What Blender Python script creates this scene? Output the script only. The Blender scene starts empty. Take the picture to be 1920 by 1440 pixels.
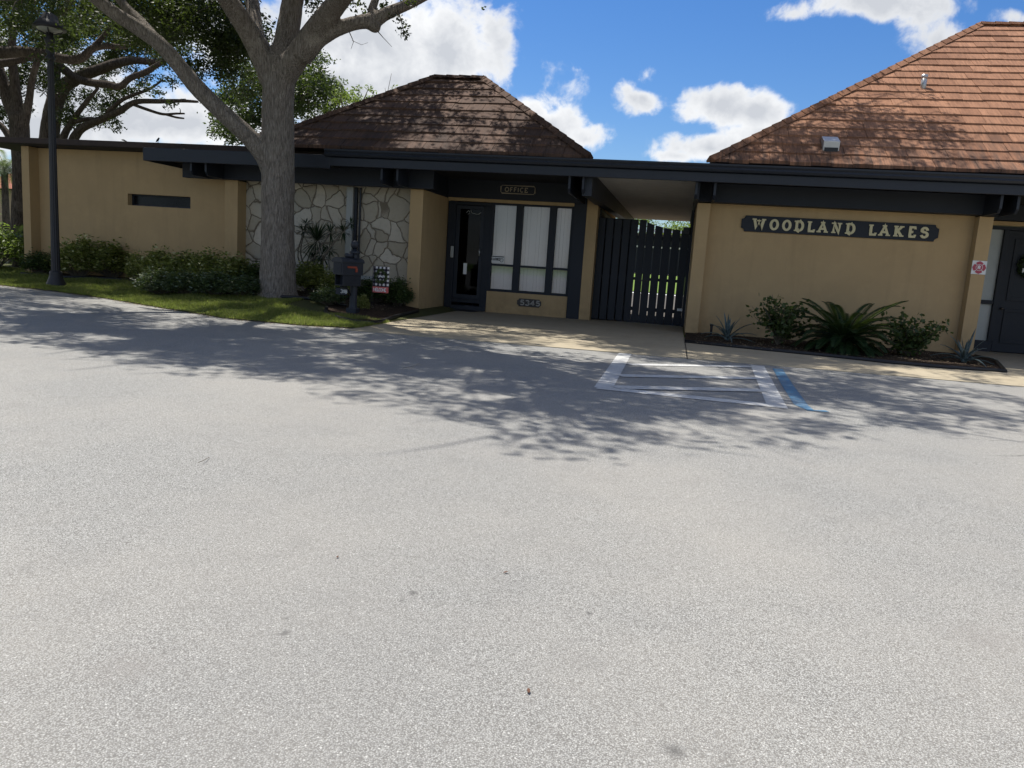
import bpy, math, random
import numpy as np
from mathutils import Vector, Matrix, noise as mnoise
random.seed(7); rng = np.random.default_rng(11)
S = bpy.context.scene; C = S.collection
R = math.radians
# ------------------------------------------------------------------ camera, world, sun, exposure
PITCH, ROLL, YAW, H, F = 0.15490185, 0.06625607, 0.19805734, 1.4, 1442.0
fw = Vector((-math.sin(YAW)*math.cos(PITCH), math.cos(YAW)*math.cos(PITCH), -math.sin(PITCH)))
r0 = Vector((math.cos(YAW), math.sin(YAW), 0)); u0 = r0.cross(fw)
rt = r0*math.cos(ROLL)+u0*math.sin(ROLL); up = -r0*math.sin(ROLL)+u0*math.cos(ROLL)
cd = bpy.data.cameras.new("camera"); cam = bpy.data.objects.new("camera", cd); C.objects.link(cam)
cam.matrix_world = Matrix(((rt.x, up.x, -fw.x, 0), (rt.y, up.y, -fw.y, 0), (rt.z, up.z, -fw.z, H), (0, 0, 0, 1)))
cd.sensor_width = 36; cd.lens = F/1920*36; cd.clip_start = .05; cd.clip_end = 2000
S.camera = cam
SUN_EL = R(66); SUN_AZ = R(-50)            # azimuth from +Y towards +X
sd = Vector((math.sin(SUN_AZ)*math.cos(SUN_EL), math.cos(SUN_AZ)*math.cos(SUN_EL), math.sin(SUN_EL)))
sl = bpy.data.lights.new("sun", 'SUN'); sl.energy = 4.8; sl.angle = R(.7); sl.color = (1, .955, .88)
so = bpy.data.objects.new("sun", sl); C.objects.link(so)
so.rotation_euler = (-sd).to_track_quat('-Z', 'Y').to_euler(); so.location = sd*60
S.view_settings.view_transform = 'Standard'; S.view_settings.look = 'None'
S.view_settings.exposure = 0.5; S.view_settings.gamma = 1

def rayd(px, py): return fw + rt*((px-960)/F) - up*((py-720)/F)
def P(px, py, Y):                          # point on the vertical plane y = Y seen in that direction
    d = rayd(px, py); t = Y/d.y
    return Vector((d.x*t, Y, H+d.z*t))
def G(px, py, z=0.0):                      # point on level z
    d = rayd(px, py); t = (z-H)/d.z
    return Vector((d.x*t, d.y*t, z))

W = bpy.data.worlds.new("World"); S.world = W; W.use_nodes = True
def world():
    nt = W.node_tree; N = nt.nodes; L = nt.links; N.clear()
    def nd(t, **k):
        n = N.new(t)
        for a, b in k.items(): setattr(n, a, b)
        return n
    def m(op, a, b=None, c=None, clamp=False):
        n = nd('ShaderNodeMath', operation=op); n.use_clamp = clamp
        for i, v in enumerate((a, b, c)):
            if v is None: continue
            if isinstance(v, (int, float)): n.inputs[i].default_value = v
            else: L.new(v, n.inputs[i])
        return n.outputs[0]
    def vdot(a, v):
        n = nd('ShaderNodeVectorMath', operation='DOT_PRODUCT'); L.new(a, n.inputs[0]); n.inputs[1].default_value = v
        return n.outputs['Value']
    sky = nd('ShaderNodeTexSky', sky_type='NISHITA'); sky.sun_disc = False
    sky.sun_elevation = SUN_EL; sky.sun_rotation = SUN_AZ % (2*math.pi)
    sky.air_density = 1.15; sky.dust_density = .25; sky.ozone_density = 2.2
    hs = nd('ShaderNodeHueSaturation'); hs.inputs['Saturation'].default_value = 1.3; hs.inputs['Value'].default_value = 1.0
    L.new(sky.outputs[0], hs.inputs['Color'])
    tc = nd('ShaderNodeTexCoord'); D = tc.outputs['Generated']
    def noise(sc, det, rough, dist=0.0, off=(0, 0, 0)):
        mp = nd('ShaderNodeMapping'); mp.inputs['Location'].default_value = off; L.new(D, mp.inputs[0])
        n = nd('ShaderNodeTexNoise'); n.inputs['Scale'].default_value = sc; n.inputs['Detail'].default_value = det
        n.inputs['Roughness'].default_value = rough; n.inputs['Distortion'].default_value = dist
        L.new(mp.outputs[0], n.inputs['Vector']); return n.outputs['Fac']
    n1 = noise(9, 9, .56, .15); n2 = noise(22, 8, .6, .3, (3, 1, 2)); n3 = noise(6, 6, .55, .2, (7, 2, 1))
    # px, py, half-width, half-height, solidity
    cl = [(700, 60, 170, 120, 1), (850, 100, 140, 85, 1.1), (930, 85, 62, 70, 1), (790, 160, 170, 50, .9), (640, 160, 130, 70, .9),
          (995, 205, 38, 28, .7), (1035, 236, 50, 26, .85), (1100, 262, 34, 20, .75),
          (1212, 142, 22, 24, .62), (1180, 163, 20, 16, .5), (1208, 184, 36, 22, .75),
          (1352, 196, 66, 32, 1.), (1418, 208, 46, 28, .85), (1300, 212, 24, 16, .6), (1335, 278, 85, 22, .9), (1265, 292, 50, 12, .7), (1420, 252, 55, 18, .5),
          (1680, 4, 95, 30, .9), (1640, 26, 50, 10, .45), (1765, 72, 42, 30, .3), (1488, 28, 26, 12, .35), (1215, 32, 32, 9, .2), (1915, 32, 40, 12, .35),
          (340, 235, 170, 50, 1), (250, 215, 90, 50, .8), (120, 150, 220, 90, .85), (60, 240, 120, 50, .9), (380, 60, 200, 70, .7), (1140, 8, 30, 10, .2)]
    dens = None
    for (x, y, a, b, s) in cl:
        c = rayd(x, y).normalized(); e1 = rt.copy(); e1 = (e1-c*e1.dot(c)).normalized(); e2 = c.cross(e1)
        dx = m('MULTIPLY', vdot(D, e1), F/a); dy = m('MULTIPLY', vdot(D, e2), F/b)
        q = m('SQRT', m('ADD', m('MULTIPLY', dx, dx), m('MULTIPLY', dy, dy)))
        fr = m('GREATER_THAN', vdot(D, c), 0.2)
        v = m('MULTIPLY', m('SUBTRACT', m('MULTIPLY', m('SUBTRACT', 1.0, q), s), (1-s)*.25), 1.0)
        v = m('MAXIMUM', v, -2.0); v = m('ADD', m('MULTIPLY', v, fr), m('MULTIPLY', m('SUBTRACT', 1.0, fr), -2.0))
        dens = v if dens is None else m('SMOOTH_MAX', dens, v, .15)
    # unseen broken cloud added outside the view for whiter, brighter ambient light
    n4 = noise(2.6, 8, .58, .2, (2, 5, 1)); ax = m('SUBTRACT', 1.0, m('MULTIPLY', m('MAXIMUM', m('SUBTRACT', vdot(D, (fw+up*.15).normalized()), .55), 0.), 6.0))
    rest = m('SUBTRACT', m('MULTIPLY', m('MINIMUM', ax, .75), 1.0), m('MULTIPLY', m('SUBTRACT', .56, n4), 3.0))
    rest = m('SUBTRACT', rest, .55)
    wob = m('ADD', m('MULTIPLY', m('SUBTRACT', n1, .5), 2.6), m('MULTIPLY', m('SUBTRACT', n2, .5), 1.7))
    dn = m('ADD', dens, wob)
    rr = nd('ShaderNodeMapRange', interpolation_type='SMOOTHERSTEP'); L.new(rest, rr.inputs['Value']); rr.inputs['From Min'].default_value = -.2; rr.inputs['From Max'].default_value = .42
    mr = nd('ShaderNodeMapRange', interpolation_type='SMOOTHERSTEP'); L.new(dn, mr.inputs['Value'])
    mr.inputs['From Min'].default_value = -.2; mr.inputs['From Max'].default_value = .42
    # thick parts grey underneath, edges and tops white
    th = nd('ShaderNodeMapRange'); L.new(m('ADD', dn, m('MULTIPLY', m('SUBTRACT', n3, .5), 2.0)), th.inputs['Value'])
    th.inputs['From Min'].default_value = .05; th.inputs['From Max'].default_value = .95
    cr = nd('ShaderNodeMix', data_type='RGBA'); L.new(th.outputs[0], cr.inputs['Factor'])
    cr.inputs['A'].default_value = (8.5, 8.6, 8.7, 1); cr.inputs['B'].default_value = (5.2, 5.45, 5.9, 1)
    mx = nd('ShaderNodeMix', data_type='RGBA'); L.new(mr.outputs[0], mx.inputs['Factor'])
    tn = nd('ShaderNodeMix', data_type='RGBA', blend_type='MULTIPLY'); tn.inputs['Factor'].default_value = 1; tn.inputs['B'].default_value = (.66, .76, .98, 1); L.new(hs.outputs[0], tn.inputs['A']); L.new(tn.outputs['Result'], mx.inputs['A']); L.new(cr.outputs['Result'], mx.inputs['B'])
    bg = nd('ShaderNodeBackground'); bg.inputs['Strength'].default_value = .085
    m2 = nd('ShaderNodeMix', data_type='RGBA'); L.new(rr.outputs[0], m2.inputs['Factor']); L.new(mx.outputs['Result'], m2.inputs['A']); m2.inputs['B'].default_value = (9.2, 9.1, 8.9, 1)
    L.new(m2.outputs['Result'], bg.inputs['Color'])
    out = nd('ShaderNodeOutputWorld'); L.new(bg.outputs[0], out.inputs['Surface'])
world()

# ------------------------------------------------------------------ materials
class NT:
    def __init__(s, name):
        s.mat = bpy.data.materials.new(name); s.mat.use_nodes = True
        s.t = s.mat.node_tree; s.N = s.t.nodes; s.L = s.t.links; s.N.clear()
        s.out = s.N.new('ShaderNodeOutputMaterial'); s.b = s.N.new('ShaderNodeBsdfPrincipled')
        s.L.new(s.b.outputs[0], s.out.inputs[0]); s.tc = s.N.new('ShaderNodeTexCoord')
    def set(s, n, i, v):
        if isinstance(v, bpy.types.NodeSocket): s.L.new(v, n.inputs[i])
        elif v is not None: n.inputs[i].default_value = v
    def math(s, op, a, b=None, c=None, clamp=False):
        n = s.N.new('ShaderNodeMath'); n.operation = op; n.use_clamp = clamp
        for i, v in enumerate((a, b, c)): s.set(n, i, v)
        return n.outputs[0]
    def co(s, scale=(1, 1, 1), loc=(0, 0, 0), src='Object', rot=(0, 0, 0)):
        n = s.N.new('ShaderNodeMapping'); s.L.new(s.tc.outputs[src], n.inputs[0])
        n.inputs['Scale'].default_value = scale; n.inputs['Location'].default_value = loc; n.inputs['Rotation'].default_value = rot
        return n.outputs[0]
    def noise(s, sc, det=4, rough=.55, vec=None, dist=0.):
        n = s.N.new('ShaderNodeTexNoise'); n.inputs['Scale'].default_value = sc; n.inputs['Detail'].default_value = det
        n.inputs['Roughness'].default_value = rough; n.inputs['Distortion'].default_value = dist
        s.L.new(vec or s.tc.outputs['Object'], n.inputs['Vector']); return n.outputs['Fac']
    def voro(s, sc, feature='F1', vec=None, out='Distance', rand=1.):
        n = s.N.new('ShaderNodeTexVoronoi'); n.feature = feature; n.inputs['Scale'].default_value = sc
        n.inputs['Randomness'].default_value = rand
        s.L.new(vec or s.tc.outputs['Object'], n.inputs['Vector']); return n.outputs[out]
    def ramp(s, fac, stops):
        n = s.N.new('ShaderNodeValToRGB'); s.L.new(fac, n.inputs[0]); e = n.color_ramp.elements
        while len(e) < len(stops): e.new(.5)
        for i, (p, c) in enumerate(stops):
            e[i].position = p; e[i].color = (c, c, c, 1) if isinstance(c, (int, float)) else (*c, 1)
        return n.outputs[0]
    def mix(s, f, a, b, bt='MIX'):
        n = s.N.new('ShaderNodeMix'); n.data_type = 'RGBA'; n.blend_type = bt
        s.set(n, 'Factor', f)
        for k, v in (('A', a), ('B', b)):
            s.set(n, k, (*v, 1) if isinstance(v, tuple) and len(v) == 3 else v)
        return n.outputs['Result']
    def bump(s, h, st=.3, d=.01, nrm=None):
        n = s.N.new('ShaderNodeBump'); n.inputs['Strength'].default_value = st; n.inputs['Distance'].default_value = d
        s.L.new(h, n.inputs['Height'])
        if nrm: s.L.new(nrm, n.inputs['Normal'])
        return n.outputs[0]
    def fin(s, col=None, rough=None, nrm=None, spec=None, metal=None):
        s.set(s.b, 'Base Color', (*col, 1) if isinstance(col, tuple) else col); s.set(s.b, 'Roughness', rough)
        s.set(s.b, 'Normal', nrm); s.set(s.b, 'Specular IOR Level', spec); s.set(s.b, 'Metallic', metal)
        return s.mat
def isl(m):
    n = m.N.new('ShaderNodeNewGeometry'); return n.outputs['Random Per Island']
def plain(name, col, rough=.6, var=.15, sc=6, bump=.15, spec=.4, metal=0.):
    m = NT(name); n = m.noise(sc, 6, .6); f = m.noise(sc*14, 4, .6)
    a = tuple(c*(1-var) for c in col); b = tuple(min(1, c*(1+var)) for c in col)
    return m.fin(m.mix(n, a, b), m.math('MULTIPLY_ADD', f, .2, rough-.1), m.bump(f, bump, .004), spec, metal)
def leafmat(name, dark, light, trans=.35, rough=.5, third=None, spec=.3):
    m = NT(name); r = isl(m); oi = m.N.new('ShaderNodeObjectInfo')
    cl = m.noise(1.3, 3, .6)
    f = m.math('ADD', m.math('MULTIPLY', r, .6), m.math('MULTIPLY', m.math('SUBTRACT', cl, .3), .9), clamp=True)
    col = m.mix(f, dark, light)
    if third: col = m.mix(m.math('GREATER_THAN', r, .9), col, third)
    col = m.mix(m.math('MULTIPLY', oi.outputs['Random'], .35), col, tuple(c*.55 for c in light))
    m.fin(col, rough, None, spec)
    t = m.N.new('ShaderNodeBsdfTranslucent'); m.L.new(m.mix(.5, col, (.25, .36, .05), 'MIX'), t.inputs[0])
    x = m.N.new('ShaderNodeMixShader'); x.inputs[0].default_value = trans
    m.L.new(m.b.outputs[0], x.inputs[1]); m.L.new(t.outputs[0], x.inputs[2]); m.L.new(x.outputs[0], m.out.inputs[0])
    return m.mat
def m_asphalt():
    m = NT('asphalt'); v = m.voro(185); vc = m.voro(185, out='Color')
    bw = m.N.new('ShaderNodeRGBToBW'); m.L.new(vc, bw.inputs[0])
    fine = m.noise(260, 3, .7); big = m.noise(.35, 5, .6); mid = m.noise(2.6, 5, .65); v2 = m.voro(38)
    base = m.mix(bw.outputs[0], (.23, .231, .221), (.60, .60, .57))
    base = m.mix(m.math('MULTIPLY', m.ramp(fine, [(.52, 0.), (.66, 1.)]), .55), base, (.10, .096, .09)); base = m.mix(m.ramp(v, [(.25, 0.), (.75, 1.)]), base, (.11, .107, .10))
    base = m.mix(m.ramp(m.voro(70, out='Distance'), [(.0, 1.), (.11, 0.)]), base, (.62, .6, .56))
    base = m.mix(m.math('MULTIPLY', m.ramp(big, [(.40, 0.), (.62, 1.)]), .4), base, (.33, .31, .275))
    base = m.mix(m.math('MULTIPLY', m.ramp(mid, [(.55, 0.), (.75, 1.)]), .22), base, (.12, .115, .11))
    wr = m.noise(.16, 5, .6, m.co((1, .45, 1), (2, 8, 0))); base = m.mix(m.math('MULTIPLY', m.ramp(wr, [(.45, 0.), (.62, 1.)]), .3), base, (.20, .195, .185))
    ck = m.voro(.33, 'DISTANCE_TO_EDGE', m.mix(.18, m.co(), m.noise(3.5, 6, .7), 'ADD')); base = m.mix(m.math('MULTIPLY', m.ramp(ck, [(.0, 1.), (.0022, 0.)]), m.ramp(m.noise(.4, 3), [(.52, 0.), (.6, .55)])), base, (.05, .048, .045))
    sp = m.noise(1.1, 2, .5, m.co(loc=(5, 3, 0)))
    base = m.mix(m.math('MULTIPLY', m.ramp(sp, [(.72, 0.), (.78, 1.)]), .35), base, (.07, .065, .06))
    for (sx_, sy_, r_) in ((535, 1187, .028), (537, 1160, .018), (775, 1112, .03), (1265, 1408, .05), (752, 1126, .02), (235, 1250, .16), (1105, 1150, .02), (1840, 1195, .2)):
        g_ = G(sx_, sy_); dd = m.N.new('ShaderNodeVectorMath'); dd.operation = 'DISTANCE'; m.L.new(m.co(), dd.inputs[0]); dd.inputs[1].default_value = tuple(g_)
        k_ = m.math('SUBTRACT', 1.0, m.math('DIVIDE', m.math('ADD', dd.outputs['Value'], m.math('MULTIPLY', m.math('SUBTRACT', m.noise(30, 4, .7), .5), r_*1.6)), r_), clamp=True)
        base = m.mix(m.math('MULTIPLY', k_, .75 if r_ < .1 else .35), base, (.07, .068, .065) if r_ < .1 else (.2, .185, .17))
    cb = m.N.new('ShaderNodeRGBToBW'); m.L.new(m.voro(64, out='Color'), cb.inputs[0]); chip = m.math('MULTIPLY', m.math('GREATER_THAN', cb.outputs[0], .66), m.ramp(m.voro(64), [(.1, 1.), (.26, 0.)]))
    base = m.mix(m.math('MULTIPLY', chip, .6), base, (.68, .675, .64))
    h = m.math('ADD', m.math('MULTIPLY', m.ramp(v, [(0., 1.), (.6, 0.)]), 1.), m.math('MULTIPLY', fine, .5))
    return m.fin(base, .8, m.bump(h, .55, .006), .35)
def m_paint(name, col, wear):
    m = NT(name); v = m.voro(185); bw = m.N.new('ShaderNodeRGBToBW'); m.L.new(m.voro(185, out='Color'), bw.inputs[0])
    base = m.mix(bw.outputs[0], (.14, .136, .13), (.34, .33, .32))
    n = m.noise(14, 7, .75); b = m.noise(2.2, 3, .5)
    k = m.ramp(m.math('ADD', n, m.math('MULTIPLY', m.math('SUBTRACT', b, .5), .5)), [(wear-.1, .92), (wear+.2, .45)])
    return m.fin(m.mix(k, base, col), .75, m.bump(v, .4, .004), .3)
def m_stucco(name, col, st=.35):
    m = NT(name); n = m.noise(1.2, 5, .6); f = m.noise(70, 5, .65); s_ = m.noise(1., 4, .6, m.co((5, 5, .5)))
    a = tuple(c*.86 for c in col); b = tuple(c*1.08 for c in col)
    c = m.mix(n, a, b); c = m.mix(m.math('MULTIPLY', m.ramp(s_, [(.5, 0.), (.8, 1.)]), .22), c, tuple(x*.5 for x in col))
    ax = m.N.new('ShaderNodeSeparateXYZ'); m.L.new(m.tc.outputs['Object'], ax.inputs[0]); lo = m.N.new('ShaderNodeMapRange'); m.L.new(ax.outputs[2], lo.inputs[0]); lo.inputs[1].default_value = .75; lo.inputs[2].default_value = .0
    c = m.mix(m.math('MULTIPLY', m.math('MULTIPLY', lo.outputs[0], m.ramp(m.noise(3.5, 6, .7), [(.4, 0.), (.65, 1.)])), .5), c, tuple(x*.45 for x in col))
    c = m.mix(m.math('MULTIPLY', m.ramp(m.noise(2.3, 7, .72), [(.5, 0.), (.7, 1.)]), .2), c, tuple(x*1.3 for x in col))
    return m.fin(c, .88, m.bump(f, st, .006, m.bump(m.noise(5, 3), .12, .02)), .25)
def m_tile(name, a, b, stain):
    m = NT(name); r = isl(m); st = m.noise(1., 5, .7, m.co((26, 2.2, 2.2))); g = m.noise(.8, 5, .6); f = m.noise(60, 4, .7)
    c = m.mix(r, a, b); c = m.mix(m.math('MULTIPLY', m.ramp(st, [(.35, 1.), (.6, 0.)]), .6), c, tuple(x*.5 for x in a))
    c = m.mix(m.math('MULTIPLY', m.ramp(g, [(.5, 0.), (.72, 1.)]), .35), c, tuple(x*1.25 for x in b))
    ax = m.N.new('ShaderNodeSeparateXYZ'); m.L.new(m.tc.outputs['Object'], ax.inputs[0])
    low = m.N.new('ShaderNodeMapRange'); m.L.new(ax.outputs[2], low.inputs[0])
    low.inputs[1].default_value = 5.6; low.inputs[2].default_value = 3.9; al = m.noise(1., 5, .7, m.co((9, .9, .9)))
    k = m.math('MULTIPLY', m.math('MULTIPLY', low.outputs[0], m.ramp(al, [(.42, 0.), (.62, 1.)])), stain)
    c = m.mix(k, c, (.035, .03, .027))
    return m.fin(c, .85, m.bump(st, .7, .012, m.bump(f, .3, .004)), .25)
def m_stone():
    m = NT('limestone_wall')
    d = m.N.new('ShaderNodeTexNoise'); d.inputs['Scale'].default_value = 2.2; d.inputs['Detail'].default_value = 4; m.L.new(m.tc.outputs['Object'], d.inputs['Vector'])
    vm = m.N.new('ShaderNodeVectorMath'); vm.operation = 'MULTIPLY_ADD'; m.L.new(d.outputs['Color'], vm.inputs[0]); vm.inputs[1].default_value = (.34, .0, .34); m.L.new(m.co((1, .0001, 1)), vm.inputs[2])
    e = m.voro(2.5, 'DISTANCE_TO_EDGE', vm.outputs[0]); cc = m.voro(2.5, 'F1', vm.outputs[0], 'Color')
    bw = m.N.new('ShaderNodeRGBToBW'); m.L.new(cc, bw.inputs[0]); n = m.noise(9, 7, .7); pit = m.noise(38, 5, .7)
    st = m.mix(bw.outputs[0], (.36, .315, .235), (.6, .545, .45)); st = m.mix(m.math('MULTIPLY', m.ramp(n, [(.5, 0.), (.75, 1.)]), .45), st, (.30, .25, .18))
    st = m.mix(m.math('MULTIPLY', m.ramp(pit, [(.6, 0.), (.7, 1.)]), .6), st, (.25, .22, .18))
    en = m.math('ADD', e, m.math('MULTIPLY', m.math('SUBTRACT', pit, .5), .03))
    k = m.ramp(en, [(.010, 1.), (.034, 0.)])
    col = m.mix(k, st, (.2, .165, .12))
    hgt = m.math('ADD', m.ramp(en, [(.0, 0.), (.06, 1.)]), m.math('MULTIPLY', pit, .25))
    return m.fin(col, .9, m.bump(hgt, .9, .03), .2)
def m_bark(name, a, b, sc=1.):
    m = NT(name); v = m.co((8*sc, 8*sc, 1.1*sc)); n = m.noise(3.2, 6, .62, v, .6); r = m.ramp(n, [(.36, 0.), (.64, 1.)]); g = m.noise(2, 4); l = m.noise(1.4, 5, .7, m.co(loc=(3, 9, 1)))
    c = m.mix(r, a, b); c = m.mix(m.math('MULTIPLY', m.ramp(l, [(.55, 0.), (.7, 1.)]), .5), c, tuple(x*1.55 for x in b))
    vv = m.voro(2.6, 'DISTANCE_TO_EDGE', v)
    h = m.math('ADD', r, m.math('MULTIPLY', m.ramp(vv, [(0., 0.), (.15, 1.)]), .8))
    return m.fin(c, .95, m.bump(h, 1., .03), .15)
def m_glass(name, tint=(.02, .025, .03), k=.35):
    m = NT(name); m.N.remove(m.b); g = m.N.new('ShaderNodeBsdfGlossy'); g.inputs['Roughness'].default_value = .02; g.inputs['Color'].default_value = (.9, .95, 1, 1)
    t = m.N.new('ShaderNodeBsdfTransparent'); t.inputs[0].default_value = (max(0, 1-tint[0]*k*10), max(0, 1-tint[1]*k*10), max(0, 1-tint[2]*k*9), 1)
    fr = m.N.new('ShaderNodeFresnel'); fr.inputs[0].default_value = 1.5 if k < 1 else 1.22; x = m.N.new('ShaderNodeMixShader')
    m.L.new(fr.outputs[0], x.inputs[0]); m.L.new(t.outputs[0], x.inputs[1]); m.L.new(g.outputs[0], x.inputs[2]); m.L.new(x.outputs[0], m.out.inputs[0])
    return m.mat
def m_mulch():
    m = NT('mulch'); v = m.voro(30, vec=m.co((1, 1.7, 1))); n = m.noise(8, 6, .7); c = m.mix(m.ramp(v, [(.1, 0.), (.7, 1.)]), (.11, .075, .05), (.03, .022, .017))
    c = m.mix(m.ramp(m.noise(26, 4, .7), [(.64, 0.), (.7, 1.)]), c, (.26, .2, .14))
    return m.fin(c, .95, m.bump(m.math('ADD', v, n), 1., .03), .1)
def m_soil(name, a, b, sc=30):
    m = NT(name); n = m.noise(sc, 6, .7); g = m.noise(.9, 4, .6)
    return m.fin(m.mix(g, m.mix(n, a, b), tuple((x+y)*.42 for x, y in zip(a, b))), .95, m.bump(n, .6, .02), .1)
def m_apron():
    m = NT('tan_concrete'); n = m.noise(1.3, 6, .65); f = m.noise(150, 3, .7); s_ = m.noise(4, 6, .7)
    c = m.mix(n, (.31, .262, .18), (.42, .365, .265)); c = m.mix(m.math('MULTIPLY', m.ramp(s_, [(.5, 0.), (.72, 1.)]), .4), c, (.22, .18, .13))
    c = m.mix(m.math('MULTIPLY', m.ramp(f, [(.3, 1.), (.5, 0.)]), .35), c, (.16, .14, .11))
    return m.fin(c, .85, m.bump(f, .3, .004), .3)
M = dict(
    asphalt=m_asphalt(), white_mark=m_paint('worn_white_paint', (.56, .565, .55), .48), blue_mark=m_paint('worn_blue_paint', (.03, .16, .30), .47),
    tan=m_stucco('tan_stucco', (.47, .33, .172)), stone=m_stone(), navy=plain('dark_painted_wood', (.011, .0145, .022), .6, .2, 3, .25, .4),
    navy2=plain('dark_painted_metal', (.015, .019, .028), .5, .15, 4, .08, .4), soffit=plain('soffit_boards', (.02, .02, .021), .8, .5, 2, .3),
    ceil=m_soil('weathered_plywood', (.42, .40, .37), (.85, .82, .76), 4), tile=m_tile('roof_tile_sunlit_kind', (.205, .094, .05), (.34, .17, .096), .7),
    tile2=m_tile('roof_tile_brown_shaded_kind', (.075, .042, .028), (.14, .08, .054), .5), bark=m_bark('oak_bark', (.17, .145, .122), (.44, .39, .335), 1.6),  # tile2: browner tiles, with tree shade darkened into the colour
    bark2=m_bark('dark_bark', (.06, .048, .04), (.19, .155, .125), 1.3), glass=m_glass('window_glass'), glassd=m_glass('door_glass', (.08, .08, .08), 1.1),
    blind=plain('white_blind', (.84, .86, .85), .7, .03, 2, .03), frost=plain('frosted_glass', (.40, .43, .42), .35, .2, 3, .5), iron=plain('lamp_post_paint', (.028, .027, .03), .55, .25, 5, .2),
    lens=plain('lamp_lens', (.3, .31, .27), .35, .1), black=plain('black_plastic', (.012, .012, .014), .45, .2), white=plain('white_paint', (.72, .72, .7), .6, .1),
    gold=plain('tan_letters', (.62, .55, .33), .6, .12, 8), darkgold=plain('old_brass_letters', (.34, .28, .19), .5, .2), bronze=plain('bronze_plaque', (.05, .042, .036), .5, .3),
    pewter=plain('pewter_digits', (.34, .32, .28), .5, .2), red=plain('sign_red', (.42, .07, .1), .6, .1), orange=plain('flag_orange', (.26, .05, .025), .5, .1),
    flagred=plain('flag_red', (.55, .13, .12), .8, .15), galv=plain('galvanised_metal', (.45, .46, .47), .4, .15, 4, .1, .5, .7), pvc=plain('pale_pvc', (.36, .37, .35), .5, .1),
    mulch=m_mulch(), lawn_soil=m_soil('lawn_soil', (.05, .06, .02), (.13, .13, .06)), field=m_soil('far_lawn', (.10, .17, .035), (.2, .28, .07), 9), apron=m_apron(), paving=m_soil('courtyard_paving', (.085, .077, .07), (.15, .138, .125), 12),
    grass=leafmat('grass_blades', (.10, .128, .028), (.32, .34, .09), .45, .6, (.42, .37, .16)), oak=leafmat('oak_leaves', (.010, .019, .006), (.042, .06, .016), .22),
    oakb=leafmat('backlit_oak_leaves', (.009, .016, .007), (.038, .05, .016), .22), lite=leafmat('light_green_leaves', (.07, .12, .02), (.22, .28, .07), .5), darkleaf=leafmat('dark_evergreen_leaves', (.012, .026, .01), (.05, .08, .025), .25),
    vari=leafmat('variegated_leaves', (.09, .12, .025), (.36, .37, .10), .4, .4, (.75, .72, .38), .4), shrubg=leafmat('shrub_leaves', (.025, .045, .014), (.10, .14, .045), .25, .4), blueg=leafmat('blue_green_leaves', (.03, .05, .022), (.10, .14, .06), .25, .45, (.2, .25, .2)),
    sago=leafmat('sago_leaflets', (.012, .03, .012), (.04, .075, .028), .15, .35), agave=leafmat('agave_blades', (.09, .13, .13), (.17, .22, .22), .1, .55), drac=leafmat('dracaena_blades', (.012, .028, .014), (.04, .07, .035), .15, .4), palm=leafmat('palm_fronds', (.06, .09, .04), (.16, .2, .1), .3, .5),
    stem=plain('plant_stems', (.14, .12, .09), .9, .3), litter=leafmat('leaf_litter', (.12, .08, .045), (.34, .27, .17), .1, .8), deadleaf=plain('dead_leaf', (.10, .045, .025), .8, .3), membrane=plain('dark_roof_edge', (.05, .035, .03), .8, .3), flat=plain('flat_roof_gravel', (.3, .28, .25), .9, .2),
    dim=plain('office_wall', (.09, .08, .065), .9, .2), siding=plain('grey_siding', (.25, .28, .30), .7, .1), tan2=m_stucco('pale_tan_stucco', (.45, .35, .23)), tile3=plain('red_roof_tile', (.36, .12, .07), .85, .3), check=None, slit=plain('slit_glass', (.006, .007, .009), .25, .3, 2, .02, .25))

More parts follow.
